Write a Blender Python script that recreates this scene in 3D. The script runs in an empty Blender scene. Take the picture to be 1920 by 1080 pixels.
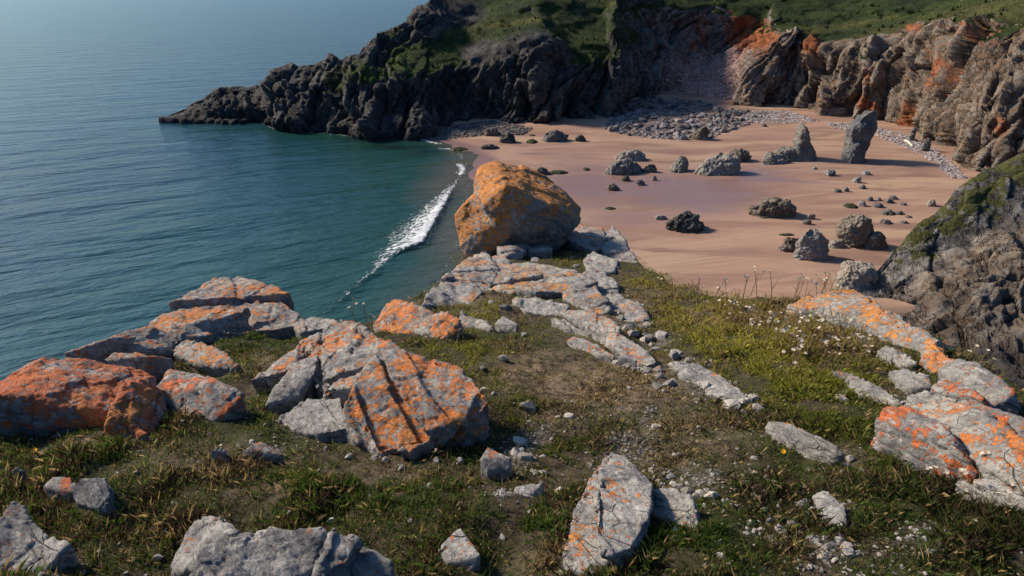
import bpy, bmesh, math, random
import numpy as np
from mathutils import Vector

# ------------------------------------------------------------------ camera, sky, sun, exposure
SC = bpy.context.scene
COL = SC.collection
PITCH = math.radians(24.0)
EYE = 30.0
cam_d = bpy.data.cameras.new('camera')
cam = bpy.data.objects.new('camera', cam_d)
COL.objects.link(cam)
cam.location = (0, 0, EYE)
cam.rotation_euler = (math.radians(90) - PITCH, 0, 0)
cam_d.lens = 24.0
cam_d.sensor_width = 36.0
cam_d.clip_start = 0.05
cam_d.clip_end = 120000
SC.camera = cam

SUN_EL = math.radians(33)
SUN_AZ = math.radians(-61)          # left of the viewing direction
world = bpy.data.worlds.new('World')
SC.world = world
world.use_nodes = True
wn = world.node_tree
wn.nodes.clear()
w_out = wn.nodes.new('ShaderNodeOutputWorld')
w_bg = wn.nodes.new('ShaderNodeBackground')
w_sky = wn.nodes.new('ShaderNodeTexSky')
w_sky.sky_type = 'NISHITA'
w_sky.sun_disc = False
w_sky.sun_elevation = SUN_EL
w_sky.sun_rotation = SUN_AZ
w_sky.altitude = 30
w_sky.air_density = 1.0
w_sky.dust_density = 2.2
w_sky.ozone_density = 3.0
w_bg.inputs['Strength'].default_value = 0.075
w_tint = wn.nodes.new('ShaderNodeMix')       # the sky of this evening is a cold clear blue
w_tint.data_type = 'RGBA'
w_tint.blend_type = 'MULTIPLY'
w_tint.inputs[0].default_value = 1.0
w_tint.inputs[7].default_value = (0.62, 0.93, 1.22, 1)
wn.links.new(w_sky.outputs[0], w_tint.inputs[6])
wn.links.new(w_tint.outputs[2], w_bg.inputs['Color'])
wn.links.new(w_bg.outputs[0], w_out.inputs['Surface'])

sun_d = bpy.data.lights.new('sun', 'SUN')
sun_d.energy = 5.0
sun_d.angle = math.radians(8.0)
sun_d.color = (1.0, 0.84, 0.65)
sun = bpy.data.objects.new('sun', sun_d)
COL.objects.link(sun)
to_sun = Vector((math.cos(SUN_EL) * math.sin(SUN_AZ), math.cos(SUN_EL) * math.cos(SUN_AZ), math.sin(SUN_EL)))
sun.rotation_euler = to_sun.to_track_quat('Z', 'Y').to_euler()
sun.location = to_sun * 300

SC.view_settings.view_transform = 'Standard'
SC.view_settings.look = 'None'
SC.view_settings.exposure = 0.4
SC.view_settings.gamma = 1.0
SC.view_settings.use_curve_mapping = False

# ------------------------------------------------------------------ numeric helpers
rng = np.random.default_rng(11)
random.seed(5)


def _hash(ix, iy, iz, seed):
    h = (ix.astype(np.uint32) * np.uint32(374761393) + iy.astype(np.uint32) * np.uint32(668265263)
         + iz.astype(np.uint32) * np.uint32(2147483647) + np.uint32((seed * 1274126177) & 0xffffffff))
    h = (h ^ (h >> np.uint32(13))) * np.uint32(1274126177)
    h = (h ^ (h >> np.uint32(16))) * np.uint32(2246822519)
    h = h ^ (h >> np.uint32(15))
    return h.astype(np.float32) * np.float32(1.0 / 4294967296.0)


def vnoise(p, seed=0):
    p = np.asarray(p, dtype=np.float32)
    f = np.floor(p)
    i = f.astype(np.int64)
    t = p - f
    t = t * t * t * (t * (t * 6 - 15) + 10)
    out = 0
    for dx in (0, 1):
        wx = t[:, 0] if dx else 1 - t[:, 0]
        for dy in (0, 1):
            wy = t[:, 1] if dy else 1 - t[:, 1]
            for dz in (0, 1):
                wz = t[:, 2] if dz else 1 - t[:, 2]
                out = out + wx * wy * wz * _hash(i[:, 0] + dx, i[:, 1] + dy, i[:, 2] + dz, seed)
    return out * 2 - 1


def fbm(p, octv=5, seed=0, gain=0.5, lac=2.03):
    p = np.asarray(p, dtype=np.float32)
    a = 1.0
    s = 0
    n = 0
    for k in range(octv):
        s = s + a * vnoise(p, seed + k * 17)
        n += a
        a *= gain
        p = p * lac + 3.7
    return s / n * 1.6


def ridged(p, octv=4, seed=0, gain=0.55, lac=2.1):
    p = np.asarray(p, dtype=np.float32)
    a = 1.0
    s = 0
    n = 0
    for k in range(octv):
        s = s + a * (1 - 2 * np.abs(vnoise(p, seed + k * 31)))
        n += a
        a *= gain
        p = p * lac + 5.1
    return s / n


def worley(p, seed=0):
    """F1, F2 and a random value of the nearest cell"""
    p = np.asarray(p, dtype=np.float32)
    f = np.floor(p)
    i = f.astype(np.int64)
    t = p - f
    n = len(p)
    f1 = np.full(n, 9.0, np.float32)
    f2 = np.full(n, 9.0, np.float32)
    idv = np.zeros(n, np.float32)
    for dx in (-1, 0, 1):
        for dy in (-1, 0, 1):
            for dz in (-1, 0, 1):
                a, b, c = i[:, 0] + dx, i[:, 1] + dy, i[:, 2] + dz
                r0 = _hash(a, b, c, seed)
                d = ((dx + r0 - t[:, 0]) ** 2 + (dy + _hash(a, b, c, seed + 1) - t[:, 1]) ** 2
                     + (dz + _hash(a, b, c, seed + 2) - t[:, 2]) ** 2)
                near = d < f1
                f2 = np.where(near, f1, np.minimum(f2, d))
                idv = np.where(near, _hash(a, b, c, seed + 3), idv)
                f1 = np.where(near, d, f1)
    return np.sqrt(f1), np.sqrt(f2), idv


def facets(p, seed=0):
    """broken-stone relief: every cell is a flat facet of its own tilt; also the distance to the cell's border"""
    p = np.asarray(p, dtype=np.float32)
    f = np.floor(p)
    i = f.astype(np.int64)
    t = p - f
    n = len(p)
    f1 = np.full(n, 9.0, np.float32)
    f2 = np.full(n, 9.0, np.float32)
    best = np.zeros(n, np.float32)
    for dx in (-1, 0, 1):
        for dy in (-1, 0, 1):
            for dz in (-1, 0, 1):
                a, b, c = i[:, 0] + dx, i[:, 1] + dy, i[:, 2] + dz
                r0, r1, r2 = _hash(a, b, c, seed), _hash(a, b, c, seed + 1), _hash(a, b, c, seed + 2)
                ox, oy, oz = t[:, 0] - dx - r0, t[:, 1] - dy - r1, t[:, 2] - dz - r2
                d = ox * ox + oy * oy + oz * oz
                w = (_hash(a, b, c, seed + 3) - 0.5) * 0.9 + ox * (_hash(a, b, c, seed + 4) - 0.5) * 1.7 + oy * (_hash(a, b, c, seed + 5) - 0.5) * 1.7 + oz * (_hash(a, b, c, seed + 6) - 0.5) * 1.7
                near = d < f1
                f2 = np.where(near, f1, np.minimum(f2, d))
                best = np.where(near, w, best)
                f1 = np.where(near, d, f1)
    return best, np.sqrt(f2) - np.sqrt(f1)


def sstep(a, b, x):
    t = np.clip((x - a) / (b - a), 0, 1)
    return t * t * (3 - 2 * t)


SP, CP = math.sin(PITCH), math.cos(PITCH)


def ray(u, v):
    """viewing direction of a point of the photograph (1920 x 1080)"""
    cx = (u - 960.0) / 1280.0
    cy = (540.0 - v) / 1280.0
    return np.array([cx, CP + cy * SP, -SP + cy * CP])


def at_z(u, v, z=0.0):
    d = ray(u, v)
    return d * ((z - EYE) / d[2]) + np.array([0, 0, EYE])


def at_y(u, v, y):
    d = ray(u, v)
    return d * (y / d[1]) + np.array([0, 0, EYE])


G_DROP, G_SLOPE = 1.7, 0.25


def at_g(u, v, h=0.0):
    """point that stands h metres above the sloping top of the near headland"""
    d = ray(u, v)
    t = (G_DROP - h) / max(0.02, (-d[2] - G_SLOPE * d[1]))
    return d * t + np.array([0, 0, EYE])


def g0(x, y):
    return EYE - G_DROP - G_SLOPE * y


def to_px(p):
    """photograph coordinates of world points"""
    q = np.asarray(p) - np.array([0, 0, EYE])
    w = q[:, 1] * CP - q[:, 2] * SP
    w = np.where(w < 0.05, 0.05, w)
    cx = q[:, 0] / w
    cy = (q[:, 1] * SP + q[:, 2] * CP) / w
    return 960 + cx * 1280, 540 - cy * 1280


def in_poly(x, y, poly):
    r = np.zeros(len(x), bool)
    n = len(poly)
    for k in range(n):
        x0, y0 = poly[k]
        x1, y1 = poly[(k + 1) % n]
        c = ((y0 > y) != (y1 > y)) & (x < (x1 - x0) * (y - y0) / (y1 - y0 + 1e-12) + x0)
        r ^= c
    return r


def dist_poly(x, y, poly):
    d = np.full(len(x), 1e9)
    n = len(poly)
    for k in range(n):
        ax, ay = poly[k]
        bx, by = poly[(k + 1) % n]
        ex, ey = bx - ax, by - ay
        t = np.clip(((x - ax) * ex + (y - ay) * ey) / (ex * ex + ey * ey + 1e-12), 0, 1)
        d = np.minimum(d, np.hypot(x - ax - t * ex, y - ay - t * ey))
    return d


def mesh_from(name, verts, faces, smooth=True):
    """faces: (n,3) or (n,4) integer array"""
    verts = np.asarray(verts, np.float32)
    faces = np.asarray(faces, np.int32)
    k = faces.shape[1]
    me = bpy.data.meshes.new(name)
    me.vertices.add(len(verts))
    me.vertices.foreach_set('co', verts.ravel())
    me.loops.add(faces.size)
    me.loops.foreach_set('vertex_index', faces.ravel())
    me.polygons.add(len(faces))
    me.polygons.foreach_set('loop_start', np.arange(0, faces.size, k, dtype=np.int32))
    me.polygons.foreach_set('loop_total', np.full(len(faces), k, np.int32))
    me.update(calc_edges=True)
    me.polygons.foreach_set('use_smooth', np.full(len(faces), smooth, bool))
    me.validate()
    return me


def set_attr(me, name, arr):
    a = me.attributes.new(name, 'FLOAT', 'POINT')
    a.data.foreach_set('value', np.asarray(arr, np.float32).ravel())


def set_col(me, name, arr):
    a = me.attributes.new(name, 'FLOAT_COLOR', 'POINT')
    c = np.ones((len(arr), 4), np.float32)
    c[:, :3] = arr
    a.data.foreach_set('color', c.ravel())


def link(name, me, mat=None, parent=None):
    o = bpy.data.objects.new(name, me)
    if mat is not None and me is not None and not me.materials:
        me.materials.append(mat)
    COL.objects.link(o)
    if parent is not None:
        o.parent = parent
    return o


def tag(o, label=None, cat=None, group=None, kind=None):
    if label:
        o['label'] = label
    if cat:
        o['category'] = cat
    if group:
        o['group'] = group
    if kind:
        o['kind'] = kind
    return o


def grid_faces(nr, nc):
    r, c = np.meshgrid(np.arange(nr - 1), np.arange(nc - 1), indexing='ij')
    a = (r * nc + c).ravel()
    return np.stack([a, a + 1, a + nc + 1, a + nc], 1)


def grid_normals(P):
    du = np.gradient(P, axis=1)
    dv = np.gradient(P, axis=0)
    n = np.cross(du, dv)
    return n / (np.linalg.norm(n, axis=2, keepdims=True) + 1e-9)


# ------------------------------------------------------------------ material helpers
class NT:
    def __init__(self, name):
        self.m = bpy.data.materials.new(name)
        self.m.use_nodes = True
        self.t = self.m.node_tree
        self.t.nodes.clear()
        self.out = self.n('ShaderNodeOutputMaterial')
        self.b = self.n('ShaderNodeBsdfPrincipled')
        self.l(self.b.outputs[0], self.out.inputs['Surface'])

    def n(self, typ, **kw):
        nd = self.t.nodes.new(typ)
        for k, v in kw.items():
            setattr(nd, k, v)
        return nd

    def l(self, a, b):
        self.t.links.new(a, b)

    def val(self, sock, v):
        if isinstance(v, bpy.types.NodeSocket):
            self.l(v, sock)
        elif isinstance(v, (tuple, list)) and len(v) == 3 and sock.type == 'RGBA':
            sock.default_value = (*v, 1)
        else:
            sock.default_value = v

    def pos(self, scale=(1, 1, 1), rot=(0, 0, 0), obj=False):
        if obj:
            src = self.n('ShaderNodeTexCoord').outputs['Object']
        else:
            src = self.n('ShaderNodeNewGeometry').outputs['Position']
        if scale == (1, 1, 1) and rot == (0, 0, 0):
            return src
        r = self.n('ShaderNodeMapping')
        r.inputs['Rotation'].default_value = rot
        self.l(src, r.inputs['Vector'])
        m = self.n('ShaderNodeMapping')
        m.inputs['Scale'].default_value = scale
        self.l(r.outputs[0], m.inputs['Vector'])
        return m.outputs[0]

    def noise(self, vec, scale, detail=5, rough=0.55, dist=0.0):
        nd = self.n('ShaderNodeTexNoise')
        self.l(vec, nd.inputs['Vector'])
        nd.inputs['Scale'].default_value = scale
        nd.inputs['Detail'].default_value = detail
        nd.inputs['Roughness'].default_value = rough
        nd.inputs['Distortion'].default_value = dist
        return nd.outputs['Fac']

    def voro(self, vec, scale, feature='F1', rand=1.0, out='Distance'):
        nd = self.n('ShaderNodeTexVoronoi', feature=feature)
        self.l(vec, nd.inputs['Vector'])
        nd.inputs['Scale'].default_value = scale
        nd.inputs['Randomness'].default_value = rand
        return nd.outputs[out]

    def ramp(self, fac, a, b, lo=0.0, hi=1.0):
        nd = self.n('ShaderNodeMapRange', interpolation_type='SMOOTHSTEP')
        self.val(nd.inputs['Value'], fac)
        self.val(nd.inputs['From Min'], a)
        self.val(nd.inputs['From Max'], b)
        nd.inputs['To Min'].default_value = lo
        nd.inputs['To Max'].default_value = hi
        return nd.outputs[0]

    def mix(self, fac, a, b):
        nd = self.n('ShaderNodeMix', data_type='RGBA')
        self.val(nd.inputs[0], fac)
        self.val(nd.inputs[6], a)
        self.val(nd.inputs[7], b)
        return nd.outputs[2]

    def math(self, op, a, b=0.0, clamp=False):
        nd = self.n('ShaderNodeMath', operation=op, use_clamp=clamp)
        self.val(nd.inputs[0], a)
        self.val(nd.inputs[1], b)
        return nd.outputs[0]

    def attr(self, name, out='Fac'):
        nd = self.n('ShaderNodeAttribute', attribute_name=name)
        return nd.outputs[out]

    def bump(self, h, dist, strength=1.0, prev=None):
        nd = self.n('ShaderNodeBump')
        nd.inputs['Strength'].default_value = strength
        nd.inputs['Distance'].default_value = dist
        self.l(h, nd.inputs['Height'])
        if prev is not None:
            self.l(prev, nd.inputs['Normal'])
        return nd.outputs[0]

    def done(self, color, rough=0.9, normal=None, spec=0.3):
        self.val(self.b.inputs['Base Color'], color)
        self.val(self.b.inputs['Roughness'], rough)
        self.b.inputs['Specular IOR Level'].default_value = spec
        if normal is not None:
            self.l(normal, self.b.inputs['Normal'])
        return self.m


def mat_lichen_rock():
    """grey weathered limestone; the object's colour is its lichen, the alpha how much of it"""
    t = NT('lichen_limestone')
    p = t.pos()
    info = t.n('ShaderNodeObjectInfo')
    lich_col, lich_amt = info.outputs['Color'], info.outputs['Alpha']
    bed = t.pos((1.0, 3.2, 4.5), (0.35, -0.5, 0.6))
    n1 = t.noise(p, 2.6, 7, 0.62, 0.6)
    n2 = t.noise(bed, 5.0, 8, 0.65, 0.8)
    n3 = t.noise(p, 38, 5, 0.7)
    c = t.mix(t.ramp(n1, 0.33, 0.68), (0.155, 0.153, 0.157), (0.39, 0.37, 0.34))
    c = t.mix(t.ramp(n2, 0.52, 0.72, 0, 0.75), c, (0.50, 0.47, 0.44))
    c = t.mix(t.ramp(n2, 0.47, 0.33, 0, 0.8), c, (0.07, 0.07, 0.078))
    c = t.mix(t.ramp(n3, 0.60, 0.72, 0, 0.6), c, (0.56, 0.54, 0.51))
    c = t.mix(t.ramp(n3, 0.42, 0.30, 0, 0.75), c, (0.05, 0.05, 0.055))
    # cracks
    w = t.n('ShaderNodeVectorMath', operation='ADD')
    t.l(t.pos((1.0, 2.2, 3.0), (0.35, -0.5, 0.6)), w.inputs[0])
    nd = t.n('ShaderNodeTexNoise')
    t.l(p, nd.inputs['Vector'])
    nd.inputs['Scale'].default_value = 3.0
    nd.inputs['Detail'].default_value = 5
    sc = t.n('ShaderNodeVectorMath', operation='SCALE')
    t.l(nd.outputs['Color'], sc.inputs[0])
    sc.inputs['Scale'].default_value = 0.18
    t.l(sc.outputs[0], w.inputs[1])
    ve = t.voro(w.outputs[0], 2.1, 'DISTANCE_TO_EDGE')
    crack = t.ramp(ve, 0.014, 0.0)
    crack = t.math('MULTIPLY', crack, t.ramp(n1, 0.49, 0.60))
    c = t.mix(t.math('MULTIPLY', crack, 0.6), c, (0.03, 0.028, 0.027))
    # lichen: broad areas, broken up into crusts
    la = t.noise(p, 1.7, 4, 0.6, 0.4)
    lb = t.noise(p, 9.0, 8, 0.68, 1.2)
    lc = t.noise(p, 46.0, 4, 0.7)
    m = t.math('ADD', t.math('MULTIPLY', la, 0.6), t.math('MULTIPLY', lb, 0.75))
    m = t.math('ADD', m, t.math('MULTIPLY', lc, 0.55))
    nz = t.n('ShaderNodeSeparateXYZ')
    t.l(t.n('ShaderNodeNewGeometry').outputs['Normal'], nz.inputs[0])
    m = t.math('ADD', m, t.math('MULTIPLY', t.math('SUBTRACT', nz.outputs['Z'], 0.45), 0.14))
    ros = t.voro(p, 16.0)
    m = t.math('ADD', m, t.math('MULTIPLY', t.math('SUBTRACT', 0.42, ros), 0.16))
    thr = t.math('SUBTRACT', 1.235, t.math('MULTIPLY', lich_amt, 0.325))
    lm = t.ramp(t.math('SUBTRACT', m, thr), -0.012, 0.045)
    lt = t.mix(t.ramp(lc, 0.35, 0.7), t.mix(0.12, lich_col, (0.20, 0.06, 0.02)), t.mix(0.25, lich_col, (0.85, 0.38, 0.06)))
    lt = t.mix(t.ramp(lb, 0.62, 0.45, 0, 0.4), lt, (0.30, 0.07, 0.02))
    lt = t.mix(t.ramp(la, 0.58, 0.68, 0, 0.5), lt, (0.62, 0.30, 0.045))
    lm = t.math('MULTIPLY', lm, t.ramp(t.noise(p, 95, 3, 0.7), 0.34, 0.52, 0.45, 1.0))
    c = t.mix(t.math('MULTIPLY', lm, 0.92), c, lt)
    pl = t.noise(p, 6.5, 6, 0.66, 0.8)
    c = t.mix(t.ramp(t.math('ADD', pl, t.math('MULTIPLY', n3, 0.4)), 0.78, 0.86, 0, 0.55), c, (0.58, 0.56, 0.50))
    hgt = t.math('ADD', t.math('MULTIPLY', n2, 0.9), t.math('MULTIPLY', n3, 0.25))
    hgt = t.math('SUBTRACT', hgt, t.math('MULTIPLY', crack, 0.5))
    hgt = t.math('ADD', hgt, t.math('MULTIPLY', lm, 0.10))
    nb = t.bump(hgt, 0.05, 1.0)
    return t.done(c, 0.88, nb, 0.25)


def mat_beach_rock():
    """sea-worn rock; the object's colour is the stone, the alpha how much barnacle crust"""
    t = NT('sea_worn_rock')
    p = t.pos()
    info = t.n('ShaderNodeObjectInfo')
    n1 = t.noise(p, 0.5, 6, 0.6, 0.4)
    n2 = t.noise(p, 1.9, 9, 0.74)
    vb = t.voro(p, 3.0)
    c = t.mix(t.ramp(n1, 0.35, 0.68), info.outputs['Color'], t.mix(0.4, info.outputs['Color'], (0.26, 0.235, 0.21)))
    c = t.mix(t.ramp(n2, 0.44, 0.30, 0, 0.8), c, (0.028, 0.026, 0.026))
    bar = t.math('MULTIPLY', t.ramp(n2, 0.50, 0.60), t.ramp(t.math('ADD', n1, t.math('MULTIPLY', info.outputs['Alpha'], 0.5)), 0.62, 0.82))
    c = t.mix(t.math('MULTIPLY', bar, 0.8), c, (0.40, 0.365, 0.33))
    h = t.math('ADD', t.math('MULTIPLY', n2, 0.7), t.math('MULTIPLY', vb, 0.5))
    return t.done(c, 0.85, t.bump(h, 0.4, 1.0), 0.3)


def mat_cliff():
    t = NT('cliff_rock_and_turf')
    p = t.pos()
    tilt = t.pos((0.55, 0.25, 0.10), (0.0, 0.5, 0.0))
    n1 = t.noise(p, 0.09, 7, 0.62, 0.5)
    n2 = t.noise(tilt, 0.8, 8, 0.66, 0.15)
    n3 = t.noise(p, 0.9, 9, 0.78)
    n4 = t.noise(p, 3.2, 5, 0.75)
    ja = t.noise(t.pos((0.50, 0.25, 0.075), (0.0, 0.5, 0.0)), 0.9, 5, 0.6, 0.25)
    jb = t.noise(t.pos((0.14, 0.2, 0.40), (0.0, 0.35, 0.0)), 0.8, 5, 0.6, 0.25)
    j1 = t.ramp(t.math('ABSOLUTE', t.math('SUBTRACT', ja, 0.5)), 0.022, 0.004)
    j2 = t.ramp(t.math('ABSOLUTE', t.math('SUBTRACT', jb, 0.52)), 0.016, 0.003)
    c = t.mix(t.ramp(n1, 0.35, 0.65), (0.085, 0.085, 0.09), (0.21, 0.19, 0.17))
    c = t.mix(t.ramp(n2, 0.52, 0.70, 0, 0.8), c, (0.33, 0.30, 0.265))
    c = t.mix(t.ramp(n2, 0.46, 0.32, 0, 0.85), c, (0.035, 0.034, 0.036))
    c = t.mix(t.ramp(n4, 0.47, 0.36, 0, 0.7), c, (0.04, 0.038, 0.04))
    c = t.mix(t.ramp(n4, 0.54, 0.66, 0, 0.4), c, (0.38, 0.35, 0.31))
    c = t.mix(t.math('MULTIPLY', t.math('MAXIMUM', j1, t.math('MULTIPLY', j2, 0.55)), 0.7), c, (0.02, 0.02, 0.022))
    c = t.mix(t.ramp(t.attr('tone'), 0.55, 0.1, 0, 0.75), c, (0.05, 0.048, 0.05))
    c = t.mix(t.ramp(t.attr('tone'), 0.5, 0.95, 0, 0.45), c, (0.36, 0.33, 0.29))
    warm = t.attr('warm')
    c = t.mix(t.math('MULTIPLY', t.ramp(n3, 0.38, 0.6), t.math('MULTIPLY', warm, 0.75)), c, (0.22, 0.135, 0.075))
    rmask = t.ramp(t.math('ADD', t.attr('red'), t.math('MULTIPLY', t.math('SUBTRACT', n2, 0.5), 1.6)), 0.42, 0.75)
    c = t.mix(t.math('MULTIPLY', rmask, 0.9), c, t.mix(t.ramp(n3, 0.35, 0.65), (0.19, 0.055, 0.026), (0.40, 0.14, 0.05)))
    shade_mix = t.attr('dark')  # dark foot band, plus headland and outcrop shade mixed into the rock colour
    c = t.mix(t.math('MULTIPLY', shade_mix, 0.85), c, (0.024, 0.025, 0.029))
    c = t.mix(t.math('MULTIPLY', t.attr('scree'), 0.9), c, t.mix(n4, (0.38, 0.22, 0.185), (0.55, 0.39, 0.35)))
    gm = t.ramp(t.math('ADD', t.attr('grass'), t.math('ADD', t.math('MULTIPLY', t.math('SUBTRACT', n3, 0.5), 0.9), t.math('MULTIPLY', t.math('SUBTRACT', n4, 0.5), 1.0))), 0.42, 0.58)
    gcol = t.mix(t.ramp(n1, 0.36, 0.62), (0.013, 0.024, 0.008), (0.036, 0.056, 0.013))
    gcol = t.mix(t.ramp(n4, 0.45, 0.68, 0, 0.6), gcol, (0.055, 0.066, 0.020))
    gcol = t.mix(t.ramp(n3, 0.58, 0.72, 0, 0.7), gcol, (0.012, 0.018, 0.008))
    gcol = t.mix(t.math('MULTIPLY', t.attr('sward'), 0.75), gcol, (0.098, 0.096, 0.032))
    c = t.mix(gm, c, gcol)
    h = t.math('ADD', n2, t.math('MULTIPLY', n3, 0.6))
    h = t.math('ADD', h, t.math('MULTIPLY', n4, 0.25))
    h = t.math('SUBTRACT', h, t.math('MULTIPLY', t.math('MAXIMUM', j1, t.math('MULTIPLY', j2, 0.5)), 0.8))
    return t.done(c, 0.92, t.bump(h, 0.65, 0.95), 0.15)


def mat_sand():
    t = NT('beach_sand')
    p = t.pos()
    st = t.pos((0.05, 0.22, 1.0), (0, 0, 0.12))
    n1 = t.noise(st, 1.0, 6, 0.55, 0.6)
    n2 = t.noise(p, 0.05, 4, 0.5)
    n3 = t.noise(p, 9.0, 4, 0.7)
    rip = t.noise(t.pos((0.35, 1.6, 1.0), (0, 0, 0.12)), 1.4, 4, 0.55)
    wet = t.ramp(t.math('ADD', t.attr('wet'), t.math('MULTIPLY', t.math('SUBTRACT', n1, 0.5), 1.5)), 0.15, 0.95)
    c = t.mix(t.ramp(n1, 0.38, 0.62), (0.195, 0.113, 0.084), (0.365, 0.24, 0.162))
    c = t.mix(t.ramp(n2, 0.40, 0.62, 0, 0.5), c, (0.32, 0.187, 0.132))
    c = t.mix(t.ramp(n3, 0.60, 0.75, 0, 0.25), c, (0.20, 0.125, 0.085))
    run = t.noise(t.pos((0.035, 0.5, 1.0), (0, 0, -0.25)), 1.0, 7, 0.62, 0.5)
    c = t.mix(t.ramp(run, 0.54, 0.64, 0, 0.35), c, (0.185, 0.105, 0.085))
    c = t.mix(t.ramp(run, 0.44, 0.34, 0, 0.35), c, (0.42, 0.285, 0.20))
    c = t.mix(t.math('MULTIPLY', wet, 0.85), c, (0.200, 0.122, 0.120))
    rough = t.ramp(wet, 0.0, 1.0, 0.85, 0.30)
    nb = t.bump(rip, 0.06, 0.45)
    return t.done(c, rough, nb, 0.4)


def mat_sea():
    t = NT('sea_water')
    p = t.pos()
    a = 0.45
    w1 = t.noise(t.pos((0.045, 0.16, 1), (0, 0, -a)), 1.0, 3, 0.5, 0.3)
    w2 = t.noise(t.pos((0.18, 0.55, 1), (0, 0, -a)), 1.0, 4, 0.55, 0.4)
    w3 = t.noise(t.pos((0.8, 1.9, 1), (0, 0, -a - 0.2)), 1.0, 4, 0.6, 0.4)
    shore = t.attr('shore')          # 0 deep .. 1 at the water's edge
    foam_z = t.attr('foam')
    deep = t.mix(t.ramp(t.noise(p, 0.012, 4, 0.6), 0.35, 0.65), (0.002, 0.021, 0.042), (0.004, 0.034, 0.060))
    c = t.mix(t.ramp(shore, 0.02, 0.42), deep, (0.008, 0.048, 0.055))
    c = t.mix(t.ramp(shore, 0.45, 0.80), c, (0.013, 0.054, 0.044))
    c = t.mix(t.ramp(shore, 0.84, 1.0), c, (0.085, 0.080, 0.060))
    c = t.mix(t.math('MULTIPLY', t.attr('weed'), 0.8), c, (0.006, 0.012, 0.010))
    fn = t.noise(t.pos((0.8, 2.0, 1), (0, 0, -a - 0.5)), 1.5, 7, 0.66, 1.2)
    fm = t.ramp(t.math('ADD', foam_z, t.math('MULTIPLY', t.math('SUBTRACT', fn, 0.5), 2.6)), 0.56, 0.76)
    c = t.mix(t.math('MULTIPLY', fm, 0.85), c, (0.74, 0.77, 0.80))
    rough = t.ramp(fm, 0.0, 1.0, 0.14, 0.9)
    h = t.math('ADD', t.math('MULTIPLY', w1, 1.3), t.math('MULTIPLY', w2, 0.48))
    h = t.math('ADD', h, t.math('MULTIPLY', w3, 0.12))
    h = t.math('ADD', h, t.math('MULTIPLY', fm, 0.12))
    nb = t.bump(h, 0.9, 1.0)
    t.done(c, rough, nb, 0.5)
    t.b.inputs['IOR'].default_value = 1.33
    return t.m


def mat_ground():
    t = NT('thin_stony_turf_soil')
    p = t.pos()
    n1 = t.noise(p, 1.6, 6, 0.6, 0.4)
    n2 = t.noise(p, 14, 6, 0.7)
    n3 = t.noise(p, 60, 4, 0.7)
    vs = t.voro(p, 42)
    c = t.mix(t.ramp(n2, 0.35, 0.65), (0.034, 0.026, 0.019), (0.115, 0.084, 0.058))
    c = t.mix(t.math('MULTIPLY', t.ramp(n1, 0.42, 0.60), 0.85), c, (0.042, 0.052, 0.017))
    c = t.mix(t.math('MULTIPLY', t.attr('dry'), t.ramp(n2, 0.36, 0.62, 0, 0.9)), c, (0.34, 0.25, 0.165))
    c = t.mix(t.ramp(n3, 0.52, 0.66, 0, 0.75), c, t.mix(t.attr('dry'), (0.11, 0.085, 0.045), (0.40, 0.29, 0.17)))
    c = t.mix(t.ramp(n3, 0.46, 0.34, 0, 0.75), c, (0.016, 0.013, 0.009))
    gr = t.ramp(t.math('ADD', t.attr('gravel'), t.math('MULTIPLY', t.math('SUBTRACT', n2, 0.5), 1.5)), 0.40, 0.72)
    gcol = t.mix(t.ramp(vs, 0.1, 0.55), (0.36, 0.33, 0.30), (0.10, 0.09, 0.082))
    c = t.mix(t.math('MULTIPLY', gr, 0.8), c, gcol)
    h = t.math('ADD', n2, t.math('MULTIPLY', n3, 0.4))
    return t.done(c, 0.95, t.bump(h, 0.05, 1.0), 0.15)


def mat_blades():
    t = NT('grass_blades')
    col = t.attr('tint', 'Color')
    m = t.done(col, 0.75, None, 0.2)
    tr = t.n('ShaderNodeBsdfTranslucent')
    t.l(col, tr.inputs['Color'])
    mx = t.n('ShaderNodeMixShader')
    mx.inputs[0].default_value = 0.42
    t.l(t.b.outputs[0], mx.inputs[1])
    t.l(tr.outputs[0], mx.inputs[2])
    t.l(mx.outputs[0], t.out.inputs['Surface'])
    return m


def mat_stone(name, lo, hi, scale):
    t = NT(name)
    p = t.pos()
    geo = t.n('ShaderNodeNewGeometry').outputs['Random Per Island']
    info = t.n('ShaderNodeObjectInfo').outputs['Random']
    r = t.math('FRACT', t.math('ADD', geo, info))
    n = t.noise(p, scale, 5, 0.65)
    c = t.mix(r, lo, hi)
    c = t.mix(t.ramp(n, 0.45, 0.3, 0, 0.7), c, tuple(x * 0.35 for x in lo))
    return t.done(c, 0.9, t.bump(n, 0.6 / scale, 0.8), 0.25)


def mat_plain(name, col, rough=0.8, var=0.3, scale=30):
    t = NT(name)
    n = t.noise(t.pos(), scale, 4, 0.6)
    c = t.mix(n, tuple(x * (1 - var) for x in col), tuple(min(1, x * (1 + var)) for x in col))
    return t.done(c, rough, None, 0.2)


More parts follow.
